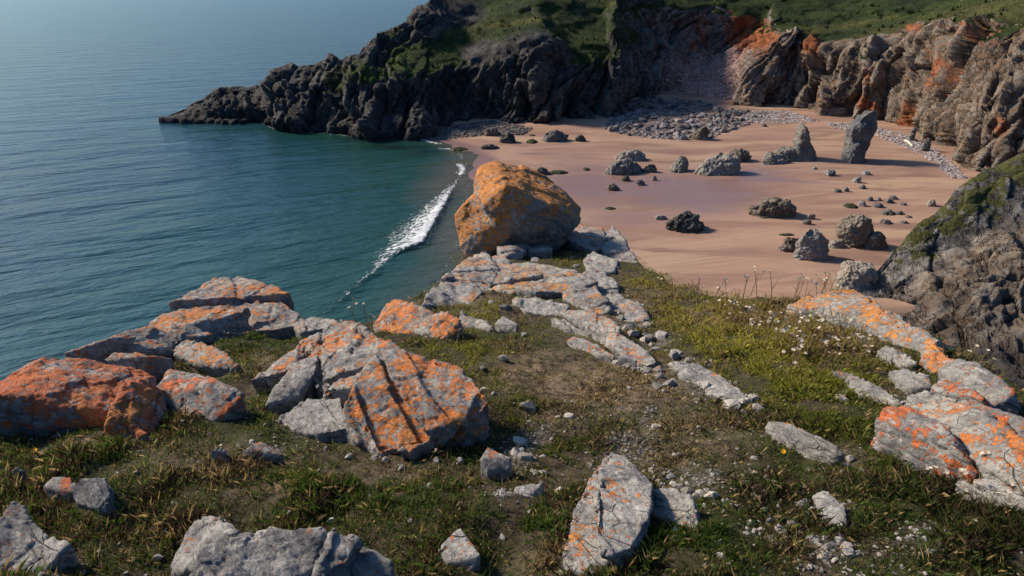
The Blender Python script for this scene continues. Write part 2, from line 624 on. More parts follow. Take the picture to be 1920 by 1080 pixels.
M_ROCK = mat_lichen_rock()
M_BEACH = mat_beach_rock()
M_CLIFF = mat_cliff()
M_SAND = mat_sand()
M_SEA = mat_sea()
M_GROUND = mat_ground()
M_BLADE = mat_blades()
M_CHIP = mat_stone('limestone_chips', (0.16, 0.148, 0.14), (0.42, 0.385, 0.35), 45)
M_COBBLE = mat_stone('grey_cobbles', (0.075, 0.07, 0.072), (0.29, 0.26, 0.26), 2.5)
M_DARKCOBBLE = mat_stone('dark_cobbles', (0.07, 0.07, 0.072), (0.20, 0.195, 0.19), 2.5)
M_SCREE = mat_stone('pink_scree', (0.42, 0.24, 0.20), (0.62, 0.46, 0.43), 2.0)
M_STEM = mat_plain('dry_stem', (0.22, 0.15, 0.075), 0.8, 0.3, 40)
M_HEAD = mat_plain('dry_flower_head', (0.56, 0.49, 0.39), 0.9, 0.35, 120)
M_YELLOW = mat_plain('yellow_petals', (0.80, 0.42, 0.02), 0.7, 0.15, 200)
M_WEED = mat_plain('green_seaweed', (0.030, 0.038, 0.014), 0.6, 0.5, 3)
M_WOOD = mat_plain('bleached_driftwood', (0.62, 0.55, 0.46), 0.8, 0.2, 4)

# ------------------------------------------------------------------ the sea and the beach
SHORE_PX = [(640, 247), (720, 256), (800, 259), (850, 270), (880, 292), (893, 330), (902, 400), (892, 480), (875, 600), (850, 760), (830, 1000)]
shore = np.array([at_z(u, v, 0.0) for u, v in SHORE_PX])
sh_y = shore[::-1, 1]
sh_x = shore[::-1, 0]


def shore_x(y):
    return np.interp(y, sh_y, sh_x)


def sand_z(x, y):
    z = 0.020 * (x - shore_x(y))
    z = z + 0.035 * np.clip(y - 142, 0, None) * sstep(-10, 10, x - shore_x(y))
    z = np.where(z < 0, z * 2.2, np.minimum(z, 1.6 + 0.15 * z))
    return z - 4.0 * sstep(28, 33, x) * sstep(61, 57, y)


def on_sand(u, v):
    z = 0.5
    for _ in range(8):
        p = at_z(u, v, z)
        z = float(sand_z(p[0:1], p[1:2])[0])
    return np.array([p[0], p[1], z])


# sea: rings round the headland out to the horizon
ang = np.radians(np.concatenate([np.linspace(-180, -46, 24)[:-1], np.linspace(-46, 6, 280), np.linspace(6, 180, 30)[1:]]))
rad = np.concatenate([np.linspace(14, 40, 14)[:-1], np.geomspace(40, 330, 240)[:-1], np.geomspace(330, 60000, 46)])
A, R = np.meshgrid(ang, rad)
X, Y = R * np.sin(A), R * np.cos(A)
x, y = X.ravel(), Y.ravel()
p3 = np.stack([x, y, np.zeros_like(x)], 1)
near = sstep(420, 200, R.ravel())
z = near * 0.10 * fbm(np.stack([x * 0.05 + y * 0.022, y * 0.12 - x * 0.055, x * 0], 1), 3, 5)
pu, pv = to_px(p3)
off = shore_x(np.clip(y, 30, 400)) - x
front = (y > 25) & (y < 172)
sh = np.where(front, np.clip(1 - off / 62.0, 0, 1), 0) * sstep(176, 150, y)
sh = np.where((off < -18) & (y < 75), 0, sh)
sh = np.clip(sh + 0.06 * fbm(p3 * 0.06, 3, 8) * (sh > 0.02), 0, 1)


def line_dist(x, y, pts):
    d = np.full(len(x), 1e9)
    side = np.zeros(len(x))
    tt = np.zeros(len(x))
    tot = 0
    for k in range(len(pts) - 1):
        a, b = pts[k], pts[k + 1]
        ex, ey = b[0] - a[0], b[1] - a[1]
        L = math.hypot(ex, ey)
        t = np.clip(((x - a[0]) * ex + (y - a[1]) * ey) / (L * L), 0, 1)
        dx, dy = x - a[0] - t * ex, y - a[1] - t * ey
        dd = np.hypot(dx, dy)
        s = (ex * dy - ey * dx) / L
        m = dd < d
        d = np.where(m, dd, d)
        side = np.where(m, s, side)
        tt = np.where(m, tot + t * L, tt)
        tot += L
    return d, side, tt


# breaking wave: its front runs from the water's edge out to the lower left
wave = [at_z(u, v, 0)[:2] for u, v in ((857, 338), (835, 378), (812, 420), (790, 458), (745, 475), (700, 512), (650, 553), (600, 596), (540, 650))]
d, side, tt = line_dist(x, y, wave)
seg = np.array([0] + list(np.cumsum([math.hypot(wave[k + 1][0] - wave[k][0], wave[k + 1][1] - wave[k][1]) for k in range(len(wave) - 1)])))
behind = np.where(side < 0, -side, 0)       # seaward side
if True:
    # seaward = left of the image; make sure of the sign
    test = line_dist(np.array([at_z(700, 400)[0]]), np.array([at_z(700, 400)[1]]), wave)[1][0]
    sgn = -1 if test > 0 else 1
s2 = side * sgn * -1                        # positive = seaward
wid = np.interp(tt, seg, [0.6, 3.4, 6.4, 7.4, 4.0, 1.1, 0.8, 0.6, 0.4])
foam = np.where(s2 >= 0, 1 - np.clip(s2 / wid, 0, 1) * 0.85, np.exp(-(s2 / 0.35) ** 2)) * sstep(1.25, 0.9, s2 / wid)
amp = np.interp(tt, seg, [0.7, 0.92, 0.98, 0.98, 0.85, 0.62, 0.58, 0.52, 0.4])
foam = foam * amp * (d < 12)
crest = np.where(s2 >= 0, np.exp(-(s2 / 2.6) ** 2), np.exp(-(s2 / 0.7) ** 2)) * (d < 12)
z = z + crest * np.interp(tt, seg, [0.1, 0.35, 0.5, 0.55, 0.45, 0.28, 0.22, 0.15, 0.1])
for pts, wd, am in (([(783, 258), (806, 266), (826, 270)], 0.9, 0.8), ([(826, 278), (853, 279)], 1.0, 0.8), ([(862, 288), (866, 297)], 0.8, 0.6),
                    ([(861, 308), (868, 318), (863, 326)], 0.9, 0.85), ([(520, 243), (560, 247), (620, 250), (680, 259), (740, 262), (790, 258)], 0.9, 0.58), ([(300, 225), (350, 229), (420, 231), (490, 231), (518, 243)], 0.8, 0.55),
                    ([(880, 345), (862, 400), (850, 470), (800, 560)], 0.5, 0.42), ([(830, 345), (770, 410), (700, 470)], 0.6, 0.25)):
    dd, _, _ = line_dist(x, y, [at_z(u, v, 0)[:2] for u, v in pts])
    foam = np.maximum(foam, am * np.exp(-(dd / wd) ** 2))
weed = np.zeros_like(x)
for u, v, ru, rv in ((740, 276, 60, 6), (800, 283, 40, 4), (700, 262, 60, 6), (770, 291, 30, 2.5)):
    weed = np.maximum(weed, np.exp(-((pu - u) / ru) ** 2 - ((pv - v) / rv) ** 2) * front)
me = mesh_from('sea', np.stack([x, y, z], 1), grid_faces(len(rad), len(ang))[:, ::-1])
set_attr(me, 'shore', sh)
set_attr(me, 'foam', foam)
set_attr(me, 'weed', weed)
tag(link('sea', me, M_SEA), 'blue green sea with a small wave breaking at the beach', kind='structure')

# beach
gx = np.linspace(-40, 150, 220)
gy = np.concatenate([np.linspace(20, 60, 60)[:-1], np.linspace(60, 215, 210)])
X, Y = np.meshgrid(gx, gy)
x, y = X.ravel(), Y.ravel()
z = sand_z(x, y)
p3 = np.stack([x, y, x * 0], 1)
z = z + 0.05 * fbm(p3 * 0.12, 4, 21) * sstep(2, 20, x - shore_x(y))
pu, pv = to_px(np.stack([x, y, z], 1))
wet = np.zeros_like(x)
for u, v, ru, rv, a in ((1290, 360, 220, 48, 0.95), (1110, 350, 150, 60, 0.85), (1400, 330, 150, 30, 0.75), (1180, 410, 150, 40, 0.6), (1060, 290, 140, 22, 0.5), (1550, 300, 90, 22, 0.35), (1650, 315, 90, 14, 0.45),
                        (1610, 490, 110, 40, 0.45), (1250, 285, 60, 12, 0.4), (1480, 420, 100, 14, 0.3)):
    wet = np.maximum(wet, a * np.exp(-((pu - u) / ru) ** 2 - ((pv - v) / rv) ** 2))
wet = np.maximum(wet, sstep(9, 1, x - shore_x(y)) * 0.9)
me = mesh_from('beach_sand', np.stack([x, y, z], 1), grid_faces(len(gy), len(gx)))
set_attr(me, 'wet', wet)
tag(link('beach', me, M_SAND), 'pinkish tan sand of the cove with a wet purple sheen', kind='structure')

# ------------------------------------------------------------------ headland, gully and cliffs round the cove
# stations from the tip of the far headland round to the right edge: foot, then five points up the slope with their set-back
ST = [
    ((300, 223), [(303, 222, 1), (306, 221, 2), (309, 220, 3), (312, 219, 4), (315, 219, 5)]),
    ((350, 226), [(350, 221, 1), (352, 215, 2), (355, 208, 4), (358, 202, 6), (362, 197, 8)]),
    ((410, 228), [(408, 214, 1), (408, 200, 3), (408, 185, 6), (410, 173, 9), (412, 165, 12)]),
    ((470, 229), [(468, 214, 1), (468, 198, 3), (468, 180, 8), (470, 168, 12), (474, 160, 15)]),
    ((515, 240), [(512, 220, 1), (512, 195, 4), (515, 170, 9), (520, 150, 14), (528, 136, 18)]),
    ((560, 243), [(558, 224, 1.5), (558, 195, 5), (562, 165, 10), (568, 145, 15), (582, 127, 22)]),
    ((620, 246), [(620, 225, 2), (620, 190, 6), (622, 160, 11), (628, 135, 17), (645, 108, 26)]),
    ((680, 255), [(678, 233, 2), (678, 195, 7), (680, 152, 14), (690, 115, 22), (714, 72, 36)]),
    ((740, 258), [(738, 235, 2), (735, 195, 7), (730, 150, 13), (735, 108, 24), (762, 30, 46)]),
    ((800, 252), [(798, 230, 2), (795, 190, 7), (795, 145, 12), (805, 98, 24), (820, -8, 56)]),
    ((860, 232), [(860, 213, 1), (862, 178, 4), (870, 128, 9), (880, 75, 24), (900, -40, 62)]),
    ((930, 232), [(930, 210, 1), (935, 168, 4), (945, 108, 8), (950, 62, 20), (960, -40, 62)]),
    ((1000, 238), [(1000, 205, 1.5), (1005, 148, 5), (1005, 86, 9), (1000, 52, 18), (1010, -40, 62)]),
    ((1060, 235), [(1060, 205, 1), (1060, 165, 4), (1062, 120, 9), (1060, 60, 25), (1065, -40, 62)]),
    ((1120, 228), [(1120, 200, 1), (1122, 160, 4), (1125, 118, 8), (1130, 60, 25), (1130, -40, 65)]),
    ((1168, 222), [(1174, 195, 1), (1166, 150, 3), (1156, 88, 6), (1148, 38, 18), (1172, -40, 60)]),
    ((1196, 198), [(1190, 175, 5), (1186, 120, 8), (1172, 60, 10), (1176, 22, 16), (1200, -40, 50)]),
    ((1250, 190), [(1250, 165, 8), (1240, 110, 14), (1235, 50, 20), (1230, 10, 26), (1240, -40, 50)]),
    ((1310, 192), [(1308, 152, 14), (1310, 100, 24), (1320, 50, 30), (1330, 8, 34), (1330, -40, 55)]),
    ((1352, 198), [(1375, 152, 10), (1408, 100, 20), (1438, 50, 28), (1448, 6, 36), (1450, -40, 55)]),
    ((1372, 206), [(1378, 180, 2), (1395, 132, 5), (1425, 80, 9), (1460, 30, 24), (1480, -40, 60)]),
    ((1420, 209), [(1425, 175, 1), (1440, 122, 4), (1450, 70, 7), (1500, 25, 30), (1530, -40, 70)]),
    ((1480, 207), [(1480, 175, 1.5), (1485, 122, 4), (1490, 66, 7), (1530, 30, 28), (1570, -40, 70)]),
    ((1520, 220), [(1520, 195, 2.5), (1525, 150, 8), (1530, 82, 14), (1560, 40, 30), (1610, -40, 75)]),
    ((1560, 227), [(1560, 200, 2), (1562, 150, 6), (1560, 96, 10), (1590, 50, 30), (1650, -40, 75)]),
    ((1640, 236), [(1640, 200, 2), (1640, 145, 6), (1640, 83, 11), (1670, 42, 30), (1720, -40, 75)]),
    ((1700, 248), [(1700, 205, 2), (1700, 140, 7), (1705, 64, 13), (1740, 28, 30), (1790, -40, 75)]),
    ((1760, 280), [(1760, 225, 2), (1765, 140, 8), (1775, 46, 16), (1800, 20, 32), (1850, -40, 75)]),
    ((1800, 324), [(1810, 250, 3), (1830, 150, 9), (1850, 38, 17), (1870, 10, 32), (1920, -40, 75)]),
    ((1870, 338), [(1880, 260, 3), (1895, 140, 9), (1915, 28, 16), (1940, -2, 30), (2000, -60, 70)]),
    ((1990, 350), [(2000, 260, 3), (2010, 120, 9), (2030, 0, 14), (2040, -40, 25), (2080, -100, 60)]),
    ((2200, 372), [(2200, 260, 3), (2200, 110, 9), (2210, -20, 14), (2220, -60, 25), (2240, -130, 60)]),
]
ctrl = []
for (ub, vb), rows in ST:
    B = at_z(ub, vb, 0.6)
    col = [B + np.array([0, -1.5, -4.0]), B]
    for (u, v, dy) in rows:
        col.append(at_y(u, v, B[1] + dy))
    top = col[-1]
    col.append(top + np.array([0, 22, 2 if top[2] > 24 else -top[2] * 0.55]))
    col.append(top + np.array([0, 60, -top[2] - 3]))
    ctrl.append(col)
ctrl = np.array(ctrl)                      # stations x rows x 3


def cr(P, t):
    """Catmull-Rom through P along axis 0 (a little slack, so that corners stay corners)"""
    n = len(P)
    i = np.clip(np.floor(t).astype(int), 0, n - 2)
    f = (t - i)[(slice(None),) + (None,) * (P.ndim - 1)]
    p0, p1, p2, p3 = P[np.clip(i - 1, 0, n - 1)], P[i], P[i + 1], P[np.clip(i + 2, 0, n - 1)]
    c = 0.5 * (2 * p1 + (p2 - p0) * f + (2 * p0 - 5 * p1 + 4 * p2 - p3) * f ** 2 + (3 * p1 - p0 - 3 * p2 + p3) * f ** 3)
    lin = p1 * (1 - f) + p2 * f
    return 0.55 * c + 0.45 * lin


seglen = np.linalg.norm(np.diff(ctrl[:, 2, :2], axis=0), axis=1)
sv = []
for k_, L_ in enumerate(seglen):
    nn = 12 if k_ >= 29 else int(np.clip(L_ / 0.36, 16, 72))
    sv += list(k_ + np.arange(nn) / nn)
sv = np.array(sv + [len(ST) - 1.0])
ns = len(sv)
rv = np.concatenate([np.linspace(0, 1, 6)[:-1], np.linspace(1, 4, 110)[:-1], np.linspace(4, 6, 60)[:-1], np.linspace(6, 8, 12)])
nr = len(rv)
P = cr(ctrl, sv)                           # ns x rows x 3
P = cr(P.transpose(1, 0, 2), rv)           # nr x ns x 3
N = grid_normals(P)
if N[nr // 3, ns // 2, 1] > 0:
    N = -N
S, RR = np.meshgrid(sv, rv)
pf = P.reshape(-1, 3)
s_, r_ = S.ravel(), RR.ravel()
rockm = sstep(0.3, 1.0, r_) * sstep(4.5, 3.9, r_)
leftm = sstep(9.5, 8.0, s_)                # the outer headland is rock up to its ridge
rock = np.maximum(rockm, sstep(0.3, 1.0, r_) * sstep(6.6, 6.0, r_) * leftm * 0.85)
scree = np.exp(-((s_ - 18.35) / 1.15) ** 2) * sstep(0.6, 1.0, r_) * sstep(3.6, 2.4, r_)
rock_d = rock * (1 - 0.9 * scree)
ridge_end = sstep(0.0, 3.0, s_) * 0.85 + 0.15
big = fbm(np.stack([pf[:, 0] / 9, pf[:, 1] / 9, pf[:, 2] / 20], 1), 4, 3)
ca, sa = math.cos(0.36), math.sin(0.36)
arc = np.concatenate([[0], np.cumsum(np.linalg.norm(np.diff(ctrl[:, 2, :2], axis=0), axis=1))])
al = np.interp(s_, np.arange(len(ST)), arc)
qx = al * ca - pf[:, 2] * sa                # bedding leans to the right
qz = al * sa + pf[:, 2] * ca
slab = ridged(np.stack([qx / 4.2, pf[:, 1] / 30, qz / 24], 1), 5, 40)
wv = np.stack([vnoise(pf / 3, 501), vnoise(pf / 3, 502), vnoise(pf / 3, 503)], 1) * 0.08
q5 = np.stack([qx, pf[:, 1] * 0.4, qz], 1)
fa, ea = facets(q5 / np.array([5.6, 9.0, 19.0]) + wv, 9)
fb, eb = facets(q5 / np.array([1.7, 4.0, 9.0]) + wv, 29)
fc, ec = facets(q5 / np.array([0.65, 1.4, 3.4]) + wv, 49)
fine = fbm(pf / 1.6, 4, 77, 0.62)
blk = fa * 3.6 + fb * 1.15 + fc * 0.42 - 1.3 * sstep(0.12, 0.0, ea) - 0.3 * sstep(0.10, 0.0, eb)
rel = big * 1.9 + slab * 0.4 + blk
stp = 1.15
tq = (rel + 0.3 * fine) / stp
rel = 0.45 * rel + 0.55 * stp * (np.floor(tq) + sstep(0.38, 0.62, tq - np.floor(tq)))
disp = rock_d * ridge_end * (rel + fine * 0.16)
disp = disp + (1 - rock_d) * (0.6 * fbm(pf / 9, 4, 61) + 0.22 * fine) * sstep(0.5, 1.2, r_) * (r_ < 6.8)
pu0, pv0 = to_px(pf)
# hollows and caves that the photograph shows
for u, v, ru, rvv, dep in ((880, 190, 34, 26, 4.5), (1080, 185, 20, 30, 2.5), (440, 214, 60, 10, 2.5), (1290, 95, 40, 36, 3.5), (725, 195, 14, 22, 2.0), (590, 222, 30, 14, 2.0), (1180, 190, 20, 30, 3.0),
                           (1690, 120, 10, 60, 2.2), (1520, 130, 10, 50, 1.5), (660, 215, 20, 14, 1.6), (950, 205, 22, 18, 2.0), (1780, 150, 9, 80, 2.0), (1820, 240, 10, 60, 1.6)):
    disp = disp - dep * np.exp(-((pu0 - u) / ru) ** 2 - ((pv0 - v) / rvv) ** 2) * (r_ < 6.2)
for u, v, ru, rvv, dep in ((1015, 165, 22, 60, 3.0), (540, 228, 26, 16, 2.2), (630, 232, 26, 16, 2.2), (1010, 222, 40, 12, 2.2), (1130, 222, 40, 14, 1.6), (1405, 150, 16, 60, 1.8), (1560, 190, 12, 40, 1.6)):
    disp = disp + dep * np.exp(-((pu0 - u) / ru) ** 2 - ((pv0 - v) / rvv) ** 2) * (r_ < 4.2)
N_ = N.reshape(-1, 3)
horiz = np.array([1, 1, 0.75])
pf2 = pf + N_ * disp[:, None] * horiz
jit = sstep(2.6, 4.2, r_) * (r_ < 6.9) * sstep(6.0, 9.0, s_)
pf2[:, 0] += 3.2 * fbm(pf / 13, 4, 301) * jit
pf2[:, 1] += 3.2 * fbm(pf / 13, 4, 302) * jit
P2 = pf2.reshape(nr, ns, 3)
N2 = grid_normals(P2).reshape(-1, 3)
if N2[:, 2].mean() < 0:
    N2 = -N2
up = np.clip(N2[:, 2], -1, 1)
gn = fbm(pf / 11, 4, 91)
grass = sstep(3.7, 4.5, r_ + 0.9 * gn) * sstep(0.30, 0.62, up)
grass = grass * (1 - 0.75 * leftm * sstep(0.15, -0.35, gn)) * sstep(5.5, 7.2, s_ + 0.8 * gn)
# turf tongues on the outer headland and on ledges
for u, v, ru, rvv, a in ((765, 115, 40, 34, 1.0), (840, 70, 50, 22, 0.7), (1100, 90, 45, 45, 1.0), (1150, 55, 60, 40, 0.8), (1080, 50, 90, 35, 0.7), (1760, 210, 16, 40, 0.2)):
    grass = np.maximum(grass, a * np.exp(-((pu0 - u) / ru) ** 4 - ((pv0 - v) / rvv) ** 4) * sstep(0.2, 0.45, up))
for u, v, ru, rvv, a in ((1000, 90, 45, 40, 0.9), (940, 100, 50, 30, 0.55), (870, 20, 60, 36, 0.75), (790, 40, 50, 40, 0.95), (690, 100, 60, 40, 0.8), (900, 95, 50, 26, 0.6)):
    grass = grass * (1 - a * np.exp(-((pu0 - u) / ru) ** 2 - ((pv0 - v) / rvv) ** 2))
red = np.zeros_like(s_)
for u, v, ru, rvv, a in ((1405, 50, 48, 60, 1.15), (1330, 70, 50, 70, 0.62), (1350, 195, 40, 16, 0.85), (1540, 88, 26, 26, 0.9), (1545, 195, 22, 30, 0.6), (1700, 55, 60, 18, 0.75), (1705, 230, 22, 40, 0.85),
                         (725, 195, 12, 26, 0.75), (1650, 150, 90, 40, 0.45), (1830, 60, 70, 40, 0.62), (1630, 200, 40, 30, 0.7), (1870, 250, 40, 60, 0.55), (1760, 130, 50, 70, 0.58), (1430, 140, 8, 70, 0.5), (1180, 200, 40, 14, 0.3)):
    red = np.maximum(red, a * np.exp(-((pu0 - u) / ru) ** 2 - ((pv0 - v) / rvv) ** 2))
warm = sstep(18.5, 21.0, s_) * 0.85 + 0.08
dark = np.clip(sstep(1.55, 1.05, r_) * sstep(13.5, 9.0, s_) + 0.80 * sstep(18.5, 14.0, s_), 0, 1)  # darker foot band, plus the headland's shade put into its rock colour
sward = np.zeros_like(s_)
for pts, wd in (([(840, 62), (930, 46), (1040, 28), (1160, 4)], 5.5), ([(1600, 86), (1700, 52), (1800, 22), (1940, 6)], 15.0), ([(1500, 55), (1600, 50), (1680, 30)], 5.0)):
    dd, _, _ = line_dist(pu0, pv0, pts)
    sward = np.maximum(sward, np.exp(-(dd / wd) ** 2) * (r_ > 3.9) * (r_ < 6.5))
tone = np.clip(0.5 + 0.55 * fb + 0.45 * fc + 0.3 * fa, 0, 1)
F = grid_faces(nr, ns)
cuts = ((0.0, 15.5, 'headland', 'dark rocky headland with turf on top running out into the sea'),
        (15.5, 19.6, 'gully', 'shadowed gully with red earth and a fan of pink scree'),
        (19.6, 99.0, 'cliff', 'rust stained grey cliffs with turf above the sand'))
fs = s_[F].mean(1)
fr = r_[F].mean(1)
scree_f = scree[F].mean(1)
cliff_pts = pf2
turf_w = grass.copy()
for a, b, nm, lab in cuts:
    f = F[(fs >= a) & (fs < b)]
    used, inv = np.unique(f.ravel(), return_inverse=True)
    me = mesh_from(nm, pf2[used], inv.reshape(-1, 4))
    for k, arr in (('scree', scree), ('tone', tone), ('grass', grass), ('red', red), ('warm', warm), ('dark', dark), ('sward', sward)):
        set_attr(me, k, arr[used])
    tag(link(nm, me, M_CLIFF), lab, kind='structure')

# ------------------------------------------------------------------ outcrop between the near headland and the beach
OC = [
    [(1592, 556, 65.0), (1600, 552, 64.2), (1610, 575, 62.8), (1625, 600, 60.5), (1640, 625, 58.0), (1648, 645, 55), (1650, 672, 51)],
    [(1650, 530, 69.0), (1648, 498, 66), (1650, 560, 63), (1672, 610, 59.5), (1690, 640, 57.0), (1690, 690, 50), (1690, 740, 43)],
    [(1710, 490, 74.0), (1700, 440, 68), (1702, 520, 64), (1722, 590, 59.5), (1740, 632, 56.0), (1745, 700, 47), (1745, 770, 39)],
    [(1770, 440, 79.0), (1760, 385, 70), (1770, 470, 65), (1782, 560, 58.5), (1790, 615, 55.0), (1790, 700, 46), (1790, 790, 37)],
    [(1840, 400, 84.0), (1822, 330, 72), (1832, 430, 66), (1842, 530, 58.5), (1850, 600, 54.5), (1850, 700, 45), (1850, 800, 36)],
    [(1930, 370, 88.0), (1920, 288, 73), (1922, 400, 66.5), (1922, 500, 59), (1922, 590, 54.0), (1922, 700, 44), (1922, 810, 35)],
    [(2060, 360, 92.0), (2050, 250, 74), (2050, 360, 67), (2050, 470, 59.5), (2050, 580, 53.5), (2050, 700, 43), (2050, 830, 34)],
    [(2300, 340, 95.0), (2300, 200, 76), (2300, 320, 68), (2300, 440, 60), (2300, 560, 53), (2300, 700, 42), (2300, 850, 33)],
]
ctrl = []
for row in OC:
    c = [at_y(u, v, yy) for u, v, yy in row]
    c[0] = np.array([c[0][0], c[0][1], min(c[0][2], 0.4)])
    c.append(np.array([c[-1][0], c[-1][1] - 2.0, -3.0]))
    ctrl.append(c)
ctrl = np.array(ctrl)
ns, sv = 250, np.linspace(0, len(OC) - 1, 250)
rv = np.concatenate([np.linspace(0, 1, 26)[:-1], np.linspace(1, 6, 210)[:-1], np.linspace(6, 7, 12)])
nr = len(rv)
P = cr(cr(ctrl, sv).transpose(1, 0, 2), rv)
N = grid_normals(P)
if N[nr // 2, ns // 2, 1] > 0:
    N = -N
S, RR = np.meshgrid(sv, rv)
pf, r_, s_ = P.reshape(-1, 3), RR.ravel(), S.ravel()
ca, sa = math.cos(-0.75), math.sin(-0.75)
qx = pf[:, 0] * ca - pf[:, 2] * sa
qz = pf[:, 0] * sa + pf[:, 2] * ca
layers = ridged(np.stack([qx / 9, pf[:, 1] / 6, qz / 1.5], 1), 5, 140)
q5 = np.stack([qx, pf[:, 1], qz], 1) + 0.25 * fbm(pf / 4, 2, 3)[:, None]
fa, ea = facets(q5 / np.array([4.6, 3.4, 1.7]), 19)
fb, eb = facets(q5 / np.array([1.9, 1.1, 0.55]), 39)
lump = fbm(pf / 5, 4, 15)
fine = fbm(pf / 1.1, 5, 16, 0.6)
flank = sstep(2.5, 1.9, r_)
disp = lump * (0.9 - 0.5 * flank) + layers * 0.6 * sstep(1.6, 2.3, r_) + (fa * 0.8 + fb * 0.25 - 0.25 * sstep(0.1, 0, ea)) * (1 - 0.7 * flank) + fine * (0.2 - 0.1 * flank) - 2.2 * np.exp(-((r_ - 4.5) / 0.4) ** 2)
disp *= 0.25 + 0.75 * sstep(0.0, 1.0, s_)
pf2 = pf + N.reshape(-1, 3) * disp[:, None]
N2 = grid_normals(pf2.reshape(nr, ns, 3)).reshape(-1, 3)
if N2[:, 2].mean() < 0:
    N2 = -N2
grass = sstep(2.15, 1.4, r_ + 0.25 * lump) * sstep(0.9, 2.4, s_ + 0.5 * fine) * (0.60 + 0.55 * fbm(pf / 1.1, 4, 5)) * sstep(0.1, 0.4, N2[:, 2])
me = mesh_from('rock_outcrop', pf2, grid_faces(nr, ns))
set_attr(me, 'grass', np.clip(grass * 1.1, 0, 0.66))
set_attr(me, 'tone', np.clip(0.55 + 0.5 * fa + 0.6 * fb, 0, 1))
set_attr(me, 'scree', s_ * 0)
set_attr(me, 'red', np.exp(-((r_ - 3.9) / 0.35) ** 2 - ((s_ - 2.2) / 0.7) ** 2) * 0.6)
set_attr(me, 'warm', sstep(1.9, 2.4, r_) * 0.8)
set_attr(me, 'dark', np.clip(0.35 * sstep(2.1, 2.8, r_) + 0.65 * sstep(3.8, 4.5, r_ + 0.25 * lump), 0, 1))  # strata face and foot: shade under the overhang painted into the rock
set_attr(me, 'sward', 0.9 * np.ones_like(grass))
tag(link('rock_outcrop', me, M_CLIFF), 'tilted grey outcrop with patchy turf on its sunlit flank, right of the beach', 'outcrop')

# ------------------------------------------------------------------ the near headland: its turf top and the drop all round it
EDGE_PX = [(-420, 850), (-120, 790), (0, 745), (120, 700), (230, 655), (380, 605), (460, 590), (560, 598), (640, 606), (715, 590), (790, 555), (850, 515), (868, 478), (905, 445), (1010, 418),
           (1100, 428), (1160, 458), (1205, 497), (1262, 530), (1330, 549), (1400, 560), (1500, 568), (1600, 575), (1700, 606), (1800, 664), (1900, 745), (2000, 800), (2300, 900), (2900, 1010)]
edge = [tuple(at_g(u, v, 0)[:2]) for u, v in EDGE_PX]
edge = edge + [(16, -8), (-14, -8)]
gx = np.concatenate([np.linspace(-16, -6.5, 40)[:-1], np.linspace(-6.5, 8.5, 290)[:-1], np.linspace(8.5, 20, 40)])
gy = np.concatenate([np.linspace(-9, 0.8, 24)[:-1], np.linspace(0.8, 7.0, 160)[:-1], np.linspace(7.0, 15.5, 120)[:-1], np.linspace(15.5, 30, 30)])
X, Y = np.meshgrid(gx, gy)
x, y = X.ravel(), Y.ravel()


def turf_bumps(x, y):
    q = np.stack([x, y, x * 0], 1)
    return 0.07 * fbm(q * 0.9, 4, 33) + 0.03 * fbm(q * 4.5, 3, 35)


dpoly = dist_poly(x, y, edge)
outside = ~in_poly(x, y, edge)
drop = np.where(outside, 2.6 * dpoly ** 1.15 + 0.35 * np.minimum(dpoly, 1.0), -0.10 * np.exp(-(dpoly / 0.25)) * 0)
z = g0(x, y) + turf_bumps(x, y) - drop
z = np.maximum(z, -2.5)
q = np.stack([x, y, z], 1)
z = z + np.where(outside, 0.35 * fbm(q / 1.3, 4, 3) * np.clip(dpoly / 0.6, 0, 1), 0)


GRAVEL = [(600, 785, 85, 32, 1.0), (560, 760, 50, 30, 0.8), (500, 840, 60, 12, 0.7), (1180, 830, 70, 45, 0.8), (1000, 800, 50, 30, 0.75), (975, 850, 45, 35, 0.8), (1250, 720, 90, 18, 0.5), (1340, 735, 80, 18, 0.8),
          (1200, 790, 40, 40, 0.55), (1330, 900, 80, 30, 0.75), (1390, 950, 70, 28, 0.55), (1550, 955, 42, 45, 0.85), (1540, 1030, 40, 30, 0.7), (950, 930, 40, 20, 0.7), (1230, 640, 50, 18, 0.75),
          (1175, 610, 40, 14, 0.6), (1290, 690, 60, 22, 0.8), (1380, 760, 60, 24, 0.7), (1120, 770, 60, 24, 0.45), (1250, 880, 70, 24, 0.7), (1180, 575, 40, 20, 0.6), (1450, 1000, 60, 40, 0.55), (1700, 1040, 60, 40, 0.6), (1560, 1060, 60, 30, 0.6), (60, 1070, 90, 30, 0.6), (1590, 830, 30, 12, 0.5), (1700, 735, 60, 12, 0.5), (1150, 560, 30, 20, 0.5), (1480, 820, 60, 14, 0.45)]
DRY = [(1150, 720, 170, 60, 1.0), (1000, 700, 90, 40, 0.7), (1300, 800, 120, 50, 0.6), (1050, 1060, 80, 30, 0.9), (450, 880, 160, 40, 0.55), (1250, 860, 120, 60, 0.5), (1420, 590, 160, 22, 0.7), (1560, 640, 90, 40, 0.6),
       (480, 690, 60, 20, 0.8), (900, 560, 90, 40, 0.5), (760, 880, 120, 30, 0.4), (1500, 1040, 80, 30, 0.5), (300, 990, 120, 40, 0.35), (1580, 900, 80, 60, 0.3), (1200, 570, 90, 40, 0.6), (1100, 620, 60, 30, 0.6), (150, 840, 90, 25, 0.5)]
